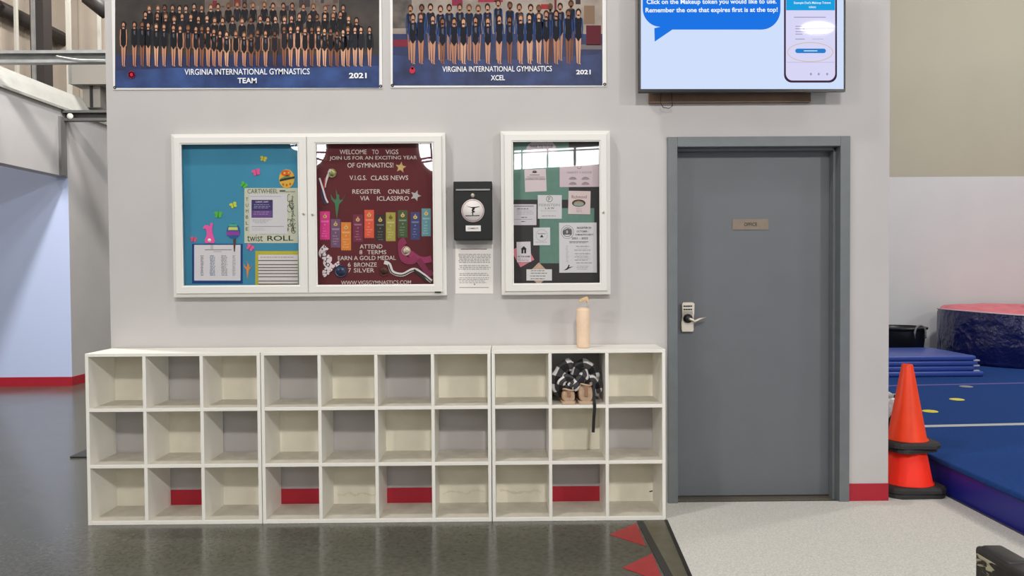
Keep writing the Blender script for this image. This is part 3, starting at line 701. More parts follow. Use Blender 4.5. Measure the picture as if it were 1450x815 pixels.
flutter(363, 244, 7.5, (232, 92, 150), -.2, 'pink butterfly cutout below the highest yellow one')
flutter(345, 262, 6.5, (90, 186, 74), .7, 'green butterfly cutout touching the corner of the word-bordered sheet')
flutter(330.5, 290.5, 6.5, (206, 214, 76), -.3, 'yellow butterfly cutout left of the word-bordered sheet')
flutter(309, 304, 7.5, (92, 184, 76), .1, 'green butterfly cutout above the pink bunny')
flutter(274, 339, 6, (214, 96, 130), .2, 'pink butterfly cutout left of the pink bunny')
flutter(354, 350.5, 7, (236, 100, 156), .6, 'pink butterfly cutout below the word-bordered sheet')
# bunny
PK = (240, 96, 168); Yf = YBk-.004
mb = MB(); pr = Print(mb, Yf)
def solid(mb, pts, Y, c, th): mb.wallpoly([wp(*p, Y) for p in pts], Y, paint(c) if isinstance(c, tuple) else c, th)
def ovp(u, v, a, b, rot=0, n=20): return [(u+a*math.cos(2*PI*i/n)*math.cos(rot)-b*math.sin(2*PI*i/n)*math.sin(rot), v+a*math.cos(2*PI*i/n)*math.sin(rot)+b*math.sin(2*PI*i/n)*math.cos(rot)) for i in range(n)]
solid(mb, [(291, 344), (289.5, 340), (291.5, 336), (293, 331), (292, 326), (291, 323.5), (288, 324), (287.5, 321.5), (291, 318.5), (294.5, 318.5), (296.5, 321), (297.5, 318.5), (298.5, 315.5), (301, 315.5), (301.5, 319), (300.2, 323), (300.5, 327), (301.5, 333), (303, 337), (304.5, 341), (303, 344)], Yf, PK, .004)
bn = mb.build('paper_bunny', normals=False); tag(bn, 'pink foam bunny cutout with a white tail on the blue board', 'paper cutout')
mb = MB(); mb.lathe((wp(296.5, 340, Yf)[0], Yf, wp(296.5, 340, Yf)[1]), [(0, -.006), (.006, -.005), (.010, 0)], mat('white_pompom', (245, 240, 244), .9, bump=(300, .6, .004)), 16, 'y'); mb.build('tail', bn)
# basket cutout and egg cutout
mb = MB(); Yf = YBk-.003; solid(mb, ovp(330.5, 327, 9.5, 11), Yf, (46, 96, 150), .003); eg = mb.build('paper_egg', normals=False); tag(eg, 'dark blue egg cutout with green, yellow and purple bands beside the bunny', 'paper cutout')
mb = MB(); pr = Print(mb, Yf, .0006)
for v0, v1, w, c in ((317, 320.5, 6, (80, 176, 140)), (321.5, 325.5, 7, (214, 214, 110)), (327.5, 333, 9.5, (150, 66, 158))): pr.poly([(330-w, v1), (330+w, v1), (330+w*.9, v0), (330-w*.9, v0)], c)
mb.build('stripe', eg, normals=False)
mb = MB(); Yf = YBk-.003; solid(mb, ovp(406, 253, 11, 13.5), Yf, (226, 178, 70), .003); eg = mb.build('paper_egg', normals=False); tag(eg, 'orange and yellow egg cutout above the word-bordered sheet', 'paper cutout')
mb = MB(); pr = Print(mb, Yf, .0006); pr.oval(405, 245, 7, 4.5, (222, 96, 44)); pr.poly([(396, 257), (417, 252.5), (417, 249.5), (408, 251), (396, 254)], (52, 58, 60)); pr.poly([(397, 252.5), (407, 247.5), (412, 249.5), (398, 254)], (120, 146, 80)); pr.lay()
for du, dv in ((-4, 8), (1, 9), (6, 7.5)): pr.oval(405+du, 253+dv, 1.5, 1.8, (196, 104, 50), 8)
pr.oval(403, 245, 1.6, 1.6, (236, 190, 80), 8); pr.oval(409, 244.5, 1.4, 1.4, (236, 190, 80), 8)
mb.build('pattern', eg, normals=False)
# small feather stick
def gymnast(name, u, v, s, c, label, Y=YBk):
    mb = MB(); Yf = Y-.0025
    pts = [(0, 52), (3, 30), (6, 14), (14, 6), (22, -10), (15, 2), (8, 4), (5, -2), (6.5, -7), (4, -11), (1, -10), (0, -16), (-2.5, -24), (-2, -12), (-1, -2), (-4, 4), (-11, -2), (-16, -12), (-14, 2), (-5, 12), (-3, 30)]
    solid(mb, [(u+a*s, v+b*s) for a, b in pts], Yf, c, .0025); return tag(mb.build(name, normals=False), label, 'paper cutout')
gymnast('gymnast_cutout', 350.5, 377, .34, (226, 140, 70), 'orange gymnast cutout between the two lower papers on the blue board')
mb = MB(); Yf = YBk-.006; solid(mb, [(330, 339), (334, 338), (332.4, 356), (331.2, 356)], Yf, (96, 62, 48), .002); tag(mb.build('brown_stick', normals=False), 'small brown pointed stick under the dark blue egg cutout', 'stick')
def d_schedule(pr):
    pr.rect(290, 353, 328, 353.9, (128, 120, 120)); pr.rect(302, 355.6, 314, 356.4, (170, 164, 166)); pr.lay()
    for u0, u1, c in ((284, 288.5, (130, 128, 134)), (297, 305, (120, 132, 160)), (313, 322, (146, 142, 148)), (329, 334, (170, 166, 170))): pr.lines(u0, u1, [362+i*2.1 for i in range(14)], c, 1.1, .2, int(u0))
    pr.rect(298, 346.5, 302, 352.5, (196, 192, 194))
o = sheet('backing_card', 272, 345, 343.5, 401, 'navy card behind the schedule paper on the blue board', 'card', (30, 66, 124), th=.002)
sheet('schedule_paper', 275, 346.5, 340.5, 397, 'white schedule paper with rounded corners mounted on a navy card', 'paper', (222, 216, 218), Y=YBk-.002, draw=d_schedule)
def d_words(pr):
    INK = (48, 54, 44)
    pr.text('CARTWHEEL', 372, 270.5, 43, 6.2, INK, 0); pr.rect(396, 269, 404, 271.5, (96, 100, 88)); pr.text('back bend', 411, 271, 13, 2.6, (90, 92, 84))
    for i, ch in enumerate('TUMBLE'): pr.text(ch, 349.8, 282+i*8.4, 3.6, 4.8, INK, 0)
    pr.text('twist', 361, 336.8, 22, 9.5, INK, 0); pr.text('ROLL', 397, 337, 37, 7.4, (34, 42, 34), .01)
    pr.text('handstand', 386, 330.2, 36, 2.6, (84, 88, 76), 0)
    R = random.Random(5)
    for i in range(22):
        u = 409+R.random()*9; v = 278+R.random()*50; pr.hoop(u, v, 2+R.random()*2.5, 2+R.random()*4, .9, (84, 90, 76), 10, R.random()*3, 3+R.random()*3)
    for i in range(7): pr.text(R.choice(['flip', 'jump', 'vault', 'leap']), 414, 281+i*7, 8, 4.2, INK, 0, rot=PI/2)
    pr.lay(); pr.rect(353.5, 274, 407, 331, (216, 212, 214)); pr.lay(); pr.rect(356.2, 282.8, 386.3, 308, (66, 56, 104)); pr.lay(); pr.rect(357, 298, 385.5, 307, (112, 78, 138)); pr.lay()
    pr.text('SUMMER CAMPS', 371, 285.7, 18, 2.2, (206, 200, 224)); pr.lines(359, 384, (289.5, 292, 294.2), (168, 160, 196), .8, .2, 3); pr.lines(359, 383, (300, 303), (176, 146, 190), .8, .2, 9)
    pr.lines(356.5, 386, (311, 313, 315.2), (172, 168, 172), .8, .4, 4); pr.rect(356.5, 320, 402, 320.6, (150, 146, 150)); pr.lines(356.5, 380, (323, 325.5), (190, 186, 190), .8, .3, 8); pr.rect(354, 277.5, 398, 278.3, (180, 176, 180))
sheet('word_border_poster', 346, 266, 421.8, 344, 'cream sheet bordered with gymnastics words on the blue board', 'poster', (204, 205, 182), draw=d_words)
def d_list(pr):
    pr.rect(368, 357.4, 421, 358.6, (206, 196, 76)); pr.lay(); pr.rect(365.8, 360.3, 421.6, 402, (222, 214, 212)); pr.lay()
    for v in (368.8, 374.5, 378.8, 382.8, 387.2, 391.8, 397.8, 402): pr.rect(365.8, v-.7, 421.6, v+.5, (86, 74, 72))
    pr.lines(368, 418, (364,), (160, 150, 150), 1, .1, 3)
sheet('ruled_list', 361.5, 355, 422.4, 403.5, 'ruled white list on a yellow card in the corner of the blue board', 'paper', (186, 176, 58), draw=d_list)
# ---- maroon board
def star(u, v, r, c, rot, label):
    mb = MB(); Yf = YBk-.003; pts = []
    for k in range(10): a = rot+PI*k/5; q = r if k % 2 == 0 else r*.45; pts.append((u+q*math.sin(a), v-q*math.cos(a)))
    solid(mb, pts, Yf, mat('glitter_%d' % c[2], c, .45, metal=.3, noise=(150, .3)), .003); tag(mb.build('glitter_star', normals=False), label, 'star')
star(567.5, 236.8, 8, (196, 164, 104), .15, 'gold glitter star beside the word gymnastics'); star(588.5, 276.8, 8, (178, 174, 172), .35, 'silver glitter star beside the word online')
gymnast('gymnast_cutout', 477, 281, .55, (74, 124, 88), 'green gymnast cutout on the maroon board')
RB = [(453, 299, 467, 339, (222, 48, 136), 'pink'), (468.5, 310, 482, 350, (112, 78, 108), 'mauve'), (483, 314.5, 497, 354, (226, 132, 46), 'orange'), (500, 303.5, 513.5, 342, (118, 34, 66), 'maroon'), (516, 297, 529.5, 336.5, (228, 88, 56), 'red-orange'), (532, 304, 545, 341, (38, 32, 26), 'black'), (546.5, 300.5, 560, 341, (168, 158, 66), 'olive yellow'), (563.5, 297.5, 577, 336, (62, 86, 46), 'dark green'), (581.5, 300, 594.5, 339, (54, 60, 112), 'navy blue'), (597, 295, 610, 334, (96, 148, 156), 'teal')]
GOLD = mat('gold_foil', (226, 190, 120), .35, metal=.6)
for i, (u0, v0, u1, v1, c, nm) in enumerate(RB):
    Yf = YBk-.0012; mb = MB(); n = 9; pts = [(u0, v0)]
    for k in range(n+1): pts.append((u0+(u1-u0)*k/n, v1+(.7 if k % 2 else -.5)))
    pts.append((u1, v0)); mb.wallpoly([wp(*p, Yf) for p in pts], Yf, mat('satin_%d' % i, c, .4, noise=(60, .08)), .0012)
    o = mb.build('award_ribbon', normals=False); tag(o, nm+' award ribbon with a foil emblem pinned on the maroon board', 'ribbon', 'award ribbons on the maroon board')
    mb = MB(); pr = Print(mb, Yf); cu = (u0+u1)/2; ink = GOLD if i != 6 else paint((120, 110, 50))
    pr.oval(cu, v0+7.4, 2.9, 2.5, ink, 12); pr.poly([(cu-1, v0+5.4), (cu+1, v0+5.4), (cu+.4, v0+3), (cu-.4, v0+3)], ink); pr.lay()
    pr.poly([(cu-.9, v0+8.4), (cu+.9, v0+8.4), (cu, v0+6)], paint(tuple(int(x*.6) for x in c))); mb.build('emblem', o, normals=False)
    mb = MB(); pr = Print(mb, Yf); ink2 = paint(tuple(min(255, int(x*.6+95)) for x in c)); w = (u1-u0)/2-1
    pr.poly([(cu-w, v0+13.2), (cu+w, v0+13.2), (cu+w*.8, v0+15.4), (cu-w*.8, v0+15.4)], ink2); pr.oval(cu, v0+19, 1.2, 1.2, ink2, 8)
    pr.lines(cu-w+1, cu+w-1, (v0+24, v0+28, v0+31.5, v0+35), ink2, 1.1, .5, i+2); mb.build('printing', o, normals=False)
def medal(u, v, r, c, bands, label):
    # bands: list of (path, width, colour)
    Yf = YBk-.004; x, z = wp(u, v, Yf)
    th = thing('medal', (x, YBk, z-r/250), label, 'medal', 'medals on the maroon board')
    R = r/250; mb = MB(); M = mat('medal_%02x%02x' % (c[0], c[2]), c, .35, metal=.7, noise=(70, .35))
    mb.lathe((x, Yf, z), [(0, -.0025), (R*.7, -.0025), (R*.74, -.001), (R*.84, -.001), (R*.88, -.003), (R, -.0025), (R, .002)], M, 26, 'y')
    star5 = []
    for k in range(10): a = PI*k/5; q = R*(.55 if k % 2 == 0 else .25); star5.append((x+q*math.sin(a), z+q*math.cos(a)))
    mb.wallpoly(star5, Yf-.0035, M, .002); mb.build('medal_disc', th)
    for nm, path, w, cc in bands:
        mb = MB(); m_ = cc if not isinstance(cc, tuple) else mat('satin_%02x%02x%02x' % cc, cc, .45)
        path = spline(path)
        mb.strip([(wp(a, b, Yf)[0], Yf-dy, wp(a, b, Yf)[1]) for a, b, dy in path], w/250, m_); mb.build(nm, th)
def ckr(name, c1, c2, s):
    m = mat(name, c1, .5); nt = m.node_tree; N = nt.nodes; t = N.new('ShaderNodeTexVoronoi'); t.inputs['Scale'].default_value = s
    tc = N.new('ShaderNodeTexCoord'); nt.links.new(tc.outputs['Object'], t.inputs['Vector'])
    r = N.new('ShaderNodeValToRGB'); r.color_ramp.interpolation = 'CONSTANT'; r.color_ramp.elements[1].position = .62
    r.color_ramp.elements[0].color = lin(c1)+(1,); r.color_ramp.elements[1].color = lin(c2)+(1,)
    nt.links.new(t.outputs['Distance'], r.inputs[0]); nt.links.new(r.outputs[0], N['Principled BSDF'].inputs['Base Color']); return m
medal(470, 245, 6.2, (150, 150, 96), [('neck_ribbon', [(468, 239.5, .003), (464.5, 248, .002), (461.5, 257, .002), (459.5, 265, .001)], 3, (214, 206, 206)), ('neck_ribbon', [(460.5, 252, .003), (459.5, 260, .002), (458.5, 268, .001)], 2, (176, 40, 40)), ('neck_ribbon', [(452.5, 252, .002), (457, 266, .002), (461, 280, .002), (464.5, 287, .003)], 2.4, (222, 216, 222)), ('neck_ribbon', [(455, 270, .001), (457, 281, .001), (461, 289, .001)], 2.6, (40, 42, 80))], 'gold-green medal with a striped ribbon at the upper left of the maroon board')
SPOT = ckr('spotted_ribbon', (232, 214, 216), (40, 26, 32), 75)
medal(482.5, 384, 8.6, (58, 66, 92), [('neck_ribbon', [(462, 349, .002), (456, 357, .003), (458, 362, .002), (466, 366, .003), (462, 372, .002), (468, 378, .003), (461, 385, .002), (463, 390, .002)], 9, SPOT), ('neck_ribbon', [(466, 380, .002), (474, 376, .003), (481, 371, .002)], 5, SPOT)], 'dark blue medal with a spotted white ribbon at the lower left of the maroon board')
medal(575, 355, 6.4, (206, 188, 168), [('neck_ribbon', [(574, 340, .002), (569, 344, .003), (569, 356, .002), (573, 367, .003), (583, 369, .003), (590, 364, .002)], 10, (140, 32, 78)), ('neck_ribbon', [(580, 358, .0), (592, 366, .001), (602, 368, .002), (611, 366, .001)], 9, (156, 40, 92)), ('neck_ribbon', [(592, 367, .003), (600, 378, .003), (606, 388, .002), (612, 384, .002)], 8, (124, 26, 68))], 'silver medal with a magenta ribbon at the lower right of the maroon board')
WB = (226, 220, 214)
medal(543.5, 383.5, 7, (88, 52, 44), [('neck_ribbon', [(544, 371, .002), (551, 374, .003), (556, 385, .003), (570, 388.5, .003), (586, 381.5, .003), (598, 388, .003), (611, 398, .003)], 5.2, WB), ('neck_ribbon', [(550, 374, .004), (555.5, 386, .004), (570, 389.2, .004), (586, 382.8, .004), (600, 390, .004), (610, 398.5, .004)], 1.6, (36, 30, 32)), ('neck_ribbon', [(586, 381.5, .006), (599, 392, .006), (604, 398, .006)], 3, (36, 30, 32))], 'bronze medal with a black and white ribbon at the bottom of the maroon board')

# --- single case
sx0, sz0, sx1, sz1 = prect(709.5, 185, 864.3, 417, -.06)
sc = thing('display_case', ((sx0+sx1)/2, 0, sz0), 'narrow white single-door display case of sponsor papers on green and black', 'display case')
mb = MB(); mb.ring(sx0, sz0, sx1, sz1, [(0, -.001), (0, -.055), (.02, -.06), (.024, -.06), (.024, -.001)], FRAMEW); mb.box((sx0+.02, -.008, sz0+.02), (sx1-.02, -.002, sz1-.02), FRAMEW); mb.build('cabinet_body', sc, bevel=.0015)
PS = prect(726.5, 200, 849.5, 401, -.066)
bz0, bz1 = sz0, sz1; DI = .02
door(sx0+DI, sx1-DI, PS, (854.5, 300.5), sc)
mb = MB(); mb.box((PS[0]-.02, YBk, PS[1]-.02), (PS[2]+.02, -.009, PS[3]+.02), mat('black_felt', (58, 54, 56), .9, noise=(20, .1))); mb.build('black_board', sc)
GR = mat('green_paper', (102, 138, 124), .8, noise=(30, .06))
sheet('green_sheet', 727, 196, 805.5, 282.5, 'upper green backing sheet in the narrow display case', 'paper', m=GR, th=.0008)
sheet('green_sheet', 764, 294.5, 841.5, 372.5, 'lower green backing sheet in the narrow display case', 'paper', m=GR, th=.0008)
PINKW = (222, 204, 206); YG = YBk-.0008
def d_thank(pr): pr.text('THANK YOU TO OUR', 766.5, 207, 33, 4.6, (72, 62, 66), .015); pr.lines(746, 786, (213, 217), (150, 140, 144), 1, .1)
sheet('thank_you_sign', 0, 0, 0, 0, 'pale arched thank-you sign at the top of the narrow case', 'paper', (206, 192, 198), Y=YG, draw=d_thank, pts=[(742, 218), (788, 218), (786.5, 206), (782, 201), (753, 201), (747, 206)])
def d_qr(pr):
    pr.oval(757, 243.5, 3.6, 1.2, (30, 30, 32)); pr.hoop(757, 242.6, 2.4, 1.8, .7, (30, 30, 32), 14); pr.rect(750, 247, 764, 248.3, (150, 140, 140)); pr.text('LOOKING FOR LEGALS', 758, 253.3, 28, 2.6, (64, 54, 58)); pr.rect(746, 250.2, 771, 250.8, (130, 118, 120))
sheet('sponsor_flyer', 743, 239.5, 773.5, 271, 'small white sponsor flyer under the thank-you sign on green', 'paper', PINKW, Y=YG, rot=-.04, draw=d_qr)
def d_wide(pr):
    pr.hoop(820, 236, 3.4, 3, .8, (120, 106, 112), 14); pr.text('HARVEY + HOUSE', 820.5, 244, 35, 3, (140, 128, 130), 0)
    for u, v in ((811, 252.5), (829, 252.5), (811, 259.8), (829, 259.8)): pr.poly([(u-6, v+1.4), (u+6, v+1.4), (u+4, v-1.3), (u, v-2.4), (u-4, v-1.3)], (150, 138, 142)); pr.lay(); pr.lines(u-5, u+5, (v, v+1.9), (186, 172, 176), .6, .3, int(u)); pr.lay(-1)
sheet('sponsor_certificate', 792.5, 234, 848.5, 264.5, 'wide pinkish sponsor certificate at the upper right of the narrow case', 'paper', (214, 194, 200), Y=YG, rot=-.006, draw=d_wide)
def d_law(pr):
    INK = (104, 104, 106); pr.hoop(778, 281.5, 4.6, 4.6, .8, INK, 20); pr.text('F', 778, 281.5, 3, 5, INK); pr.text('FEINSTEIN', 778, 290, 29, 3.4, (140, 140, 142), 0); pr.text('L A W', 778.5, 294.6, 13, 2.8, INK, .02); pr.lines(765, 791, (298.3,), (176, 172, 174), .6); pr.lines(767, 789, (305.6,), (120, 116, 118), .7)
sheet('law_card', 761.5, 276, 795.5, 309.5, 'white law firm card with a round emblem, in the middle of the narrow case', 'paper', (218, 214, 214), Y=YG, lift=.001, draw=d_law)
def d_res(pr):
    pr.text('Richmond', 820, 278.5, 21, 4.6, (120, 74, 78), 0); pr.oval(819.5, 287.4, 9.6, 5.2, (52, 50, 50), 20); pr.lay(); pr.oval(819.5, 288.6, 7.4, 3.2, (150, 164, 150), 16); pr.lay(); pr.poly([(811, 286.5), (819, 283.6), (828, 286.5), (819, 285.7)], (176, 120, 74)); pr.lines(816, 824, (295, 297.4, 299.6), (176, 156, 156), .7)
sheet('sponsor_card', 804.8, 270.2, 836, 303, 'pinkish sponsor card with a dark oval picture, right of the law card', 'paper', (222, 202, 200), Y=YG, rot=.02, lift=.001, draw=d_res)
def d_lines(pr):
    pr.rect(728, 291.2, 756, 292.3, (120, 112, 118)); pr.lines(732, 750, (295.6,), (96, 90, 96), 1.1); pr.lines(731, 756, (298.6, 300.8, 303), (170, 162, 168), .7); pr.lines(738, 747, (307.6,), (84, 78, 84), 1.1); pr.rect(727.5, 310, 754, 310.6, (150, 142, 148)); pr.lines(738, 745, (313.5,), (84, 78, 84), 1.1)
sheet('sponsor_letter', 727, 289, 759.6, 318.5, 'white letter at the left edge of the narrow case beside the law card', 'paper', (214, 206, 212), draw=d_lines)
def d_circ(pr): pr.hoop(767, 332.8, 8.4, 8.4, .6, (178, 178, 180), 26); pr.text('Insurance', 767, 330.4, 11, 2, (70, 70, 72)); pr.poly([(764.4, 335.8), (769.8, 335.8), (767.2, 331.9)], (40, 40, 42)); pr.lines(758, 776, (342.6,), (170, 168, 170), .7)
sheet('round_logo_card', 755.2, 322, 779, 347, 'small white card with a faint round logo, below the law card', 'paper', (220, 218, 218), Y=YG, rot=-.01, lift=.001, draw=d_circ)
sheet('pink_card', 729, 347.5, 751.5, 374.5, 'tilted pink card behind the house logo card', 'paper', (222, 134, 146), rot=-.5, th=.0008)
def d_house(pr): pr.poly([(738.3, 358.6), (745, 358.6), (745, 352.5), (746, 352.3), (741.6, 348.2), (737.4, 352.3), (738.3, 352.5)], (36, 34, 36)); pr.lay(); pr.rect(741, 353.5, 742.4, 358.6, (206, 196, 198)); pr.text('WE THE HOME', 741.7, 363, 17.5, 2.6, (80, 72, 76)); pr.lines(733, 750, (366.8, 368.6), (156, 148, 152), .6)
sheet('house_logo_card', 731.8, 342, 751.6, 370.8, 'white card with a black house symbol at the lower left of the narrow case', 'paper', (222, 214, 216), Y=YBk-.001, rot=-.03, lift=.001, draw=d_house)
sheet('floral_square', 751.5, 376, 774.5, 399, 'floral patterned square set as a diamond behind the name tag', 'paper', m=mat('floral_paper', (206, 196, 166), .8, noise=(80, .3), c2=(226, 170, 150)), rot=PI/4, th=.0008)
def d_tag(pr): pr.lines(749, 777, (383, 386.6, 390.6, 394.4), (104, 98, 100), 1, .25, 6)
sheet('name_tag', 745.5, 381, 781.5, 397, 'white rectangular name tag of four lines over the floral diamond', 'paper', (226, 222, 220), Y=YBk-.001, draw=d_tag)
def d_letter(pr):
    INK = (58, 56, 60); pr.hoop(803.5, 328.4, 9.2, 9.6, .7, (150, 148, 152), 28); pr.lay(); pr.hoop(803.5, 328.4, 6.8, 6.8, .8, (110, 108, 112), 24); pr.poly([(797, 332), (809, 332), (809, 325), (804, 323), (797.5, 326)], (104, 102, 106)); pr.lay(); pr.oval(803, 328, 1.4, 2.2, (190, 188, 190), 8)
    pr.text('REGISTER IN', 827, 322.4, 20, 2.8, INK); pr.text('OCTOBER -', 825, 327.4, 17, 2.6, INK); pr.text('GYMNASTICS UNITY', 827.5, 332, 26, 2.4, INK); pr.text('2021 - 2022', 821, 337.2, 23, 2.8, INK); pr.rect(806, 341.6, 833, 342.4, (96, 94, 98)); pr.lines(806, 833, (343.8,), (140, 138, 142), .7)
    pr.lines(801, 806, [348+i*1.9 for i in range(13)], (190, 188, 192), .8, .5, 3); pr.lines(813, 840, (348.4, 354, 358.8, 363.6, 368, 372), (150, 148, 152), .9, .3, 5); pr.lines(813, 841, (351, 361, 366), (190, 188, 192), .7, .4, 6)
    pr.poly([(798, 382.6), (803, 379.4), (805.5, 374.2), (806.6, 375.6), (805.4, 378), (812, 377), (805.2, 380), (803.5, 381.4)], (26, 24, 28)); pr.lines(816, 836, (376.6, 378.6, 380.8), (160, 158, 162), .6, .3, 9)
sheet('sponsor_request', 791.8, 315, 845, 385.8, 'large white letter with a round seal at the lower right of the narrow case', 'paper', (220, 217, 219), Y=YG, rot=-.006, lift=.001, draw=d_letter)

# ================================================================== DROP BOX AND NOTICE
DBY = -.11
x0, z0, x1, z1 = prect(642.3, 256.5, 697, 339.5, DBY)
db = thing('drop_box', ((x0+x1)/2, 0, z0), 'black wall-mounted drop box with a gymnast emblem between the display cases', 'drop box')
mb = MB(); mb.box((x0, DBY+.006, z0), (x1, -.001, z1-.02), BLACKP); mb.build('box_body', db, bevel=.004)
mb = MB(); hh = wp(670, 268.5, DBY)[1]; mb.box((x0, DBY+.004, hh), (x1, -.001, z1), BLACKP); mb.build('lid', db, bevel=.004)
mb = MB(); a = wp(645.5, 268.5, DBY); b = wp(693.5, 267.3, DBY); mb.box((a[0], DBY-.002, hh-.004), (b[0], DBY+.005, hh+.004), mat('slot_trim', (140, 138, 136), .4, metal=.5)); mb.build('slot_edge', db)
mb = MB(); lx, lz = wp(669.3, 276.3, DBY); mb.lathe((lx, DBY+.006, lz), [(0, -.012), (.004, -.012), (.007, -.01), (.0115, -.006), (.0115, 0)], STEEL, 20, 'y'); mb.box((lx-.001, DBY-.0075, lz-.004), (lx+.001, DBY-.006, lz+.004), BLACKPL); mb.build('lock', db)
mb = MB(); cu, cv = 669.5, 298; ex, ez = wp(cu, cv, DBY); R = 16/252; mb.lathe((ex, DBY+.006, ez), [(0, -.002), (R, -.002), (R, 0)], mat('white_decal', (222, 216, 212), .5), 40, 'y')
pr = Print(mb, DBY+.004); I = (30, 26, 28)
pr.hoop(cu, cv, 15.2, 15.2, .6, (150, 60, 80), 36); pr.poly([(cu-10.5, cv+6.8), (cu+9.5, cv+6.4), (cu+9.5, cv+7.6), (cu-10.5, cv+8)], I); pr.rect(cu-2.5, cv+2.2, cu+1.8, cv+3.2, (150, 140, 150))
pr.poly([(cu-10, cv-6.6), (cu-1.5, cv-5), (cu+2, cv-5.2), (cu+9.5, cv-6), (cu+9.5, cv-5.2), (cu+3, cv-3.6), (cu+2.4, cv-1.4), (cu+.6, cv), (cu+.4, cv+6.6), (cu-.8, cv+6.6), (cu-1, cv+1.4), (cu-1.8, cv-1), (cu-.4, cv-3), (cu-4, cv-4.6)], I); pr.oval(cu+1.6, cv+1.4, 1.3, 1.3, I, 10)
mb.build('emblem', db)
mb = MB(); p = prect(659.5, 319, 680.8, 327.2, DBY); mb.box((p[0], DBY+.002, p[1]), (p[2], DBY+.006, p[3]), WHITEP); pr = Print(mb, DBY+.002); pr.hoop(670, 323, 0, 0, 0, I, 1) if 0 else None; pr.text('COMMENTS', 670, 323.2, 15, 2.4, (70, 66, 66)); mb.build('label_plate', db)
def d_notice(pr):
    pr.rect(652.5, 352, 689.5, 353, (106, 60, 76)); 
    pr.lines(649, 695, [360+i*2.25 for i in range(6)], (140, 134, 132), 1, .06, 4); pr.lines(649, 695, [376+i*2.4 for i in range(3)], (140, 134, 132), 1, .1, 5); pr.lines(649, 694, (387, 389.4), (140, 134, 132), 1, .1, 6); pr.lines(649, 694, (393, 395.3, 397.6, 400), (146, 140, 138), .9, .2, 7)
    pr.oval(672, 402.3, 1, 1.2, (120, 114, 112), 8); pr.rect(650.5, 406.4, 692, 407.2, (110, 104, 102))
sheet('notice_paper', 645, 346, 698.3, 415.5, 'printed white notice taped to the wall under the black drop box', 'paper', (226, 222, 217), Y=-.0005, draw=d_notice)

# ================================================================== THINGS IN AND ON THE CUBBIES
# bottle
bx = wp(826, 490, -.17)[0]; by = -.17; bz = CH
bt = thing('water_bottle', (bx, by, bz), 'peach coloured water bottle standing on top of the right cubby unit', 'bottle')
PEACH = mat('peach_plastic', (236, 208, 180), .4, spec=.3, noise=(40, .03))
mb = MB(); mb.lathe((bx, by, bz), [(0, .001), (.031, .001), (.0355, .006), (.0355, .05), (.037, .1), (.0385, .205), (.036, .211), (.029, .214), (.026, .222)], PEACH, 36); mb.build('bottle_body', bt)
CLR = bpy.data.materials.new('clear_lid'); CLR.use_nodes = True; nt = CLR.node_tree
t_ = nt.nodes.new('ShaderNodeBsdfTransparent'); t_.inputs[0].default_value = (.97, .97, .97, 1); x_ = nt.nodes.new('ShaderNodeMixShader'); x_.inputs[0].default_value = .1
pb = nt.nodes['Principled BSDF']; pb.inputs['Base Color'].default_value = (.85, .85, .85, 1); pb.inputs['Roughness'].default_value = .15
nt.links.new(t_.outputs[0], x_.inputs[1]); nt.links.new(pb.outputs[0], x_.inputs[2]); nt.links.new(x_.outputs[0], nt.nodes['Material Output'].inputs[0])
mb = MB(); mb.lathe((bx, by, bz), [(.027, .216), (.033, .218), (.034, .234), (.030, .241), (0, .243)], CLR, 32); mb.build('lid', bt)
mb = MB(); LP = mat('peach_loop', (226, 188, 140), .45); zt2 = bz+.243
hb = [(-.020, .004), (-.024, .012), (-.012, .024), (.012, .034), (.022, .036), (.028, .026), (.030, 0), (.020, 0), (.017, .012), (.008, .016), (-.004, .012), (-.012, .004)]
mb.wallpoly([(bx+a, zt2+b) for a, b in hb], by-.011, LP, .022); mb.build('carry_loop', bt, bevel=.003)
# garment rolled into the cubby, black white grey check
def check_mat():
    m = mat('check_cloth', (30, 30, 32), .85); nt = m.node_tree; N = nt.nodes; L = nt.links
    uv = N.new('ShaderNodeUVMap'); sp = N.new('ShaderNodeSeparateXYZ'); L.new(uv.outputs[0], sp.inputs[0])
    def stripe(out):
        f = N.new('ShaderNodeMath'); f.operation = 'FRACT'; L.new(out, f.inputs[0]); g = N.new('ShaderNodeMath'); g.operation = 'GREATER_THAN'; g.inputs[1].default_value = .5; L.new(f.outputs[0], g.inputs[0]); return g
    a = stripe(sp.outputs[0]); b = stripe(sp.outputs[1]); s = N.new('ShaderNodeMath'); s.operation = 'ADD'; L.new(a.outputs[0], s.inputs[0]); L.new(b.outputs[0], s.inputs[1])
    d = N.new('ShaderNodeMath'); d.operation = 'DIVIDE'; d.inputs[1].default_value = 2; L.new(s.outputs[0], d.inputs[0])
    r = N.new('ShaderNodeValToRGB'); r.color_ramp.interpolation = 'CONSTANT'
    e = r.color_ramp.elements; e[0].color = lin((22, 21, 23))+(1,); e[0].position = 0; e[1].position = .25; e[1].color = lin((64, 62, 64))+(1,); q = e.new(.75); q.color = lin((222, 218, 216))+(1,)
    L.new(d.outputs[0], r.inputs[0]); L.new(r.outputs[0], N['Principled BSDF'].inputs['Base Color']); return m
CHK = check_mat()
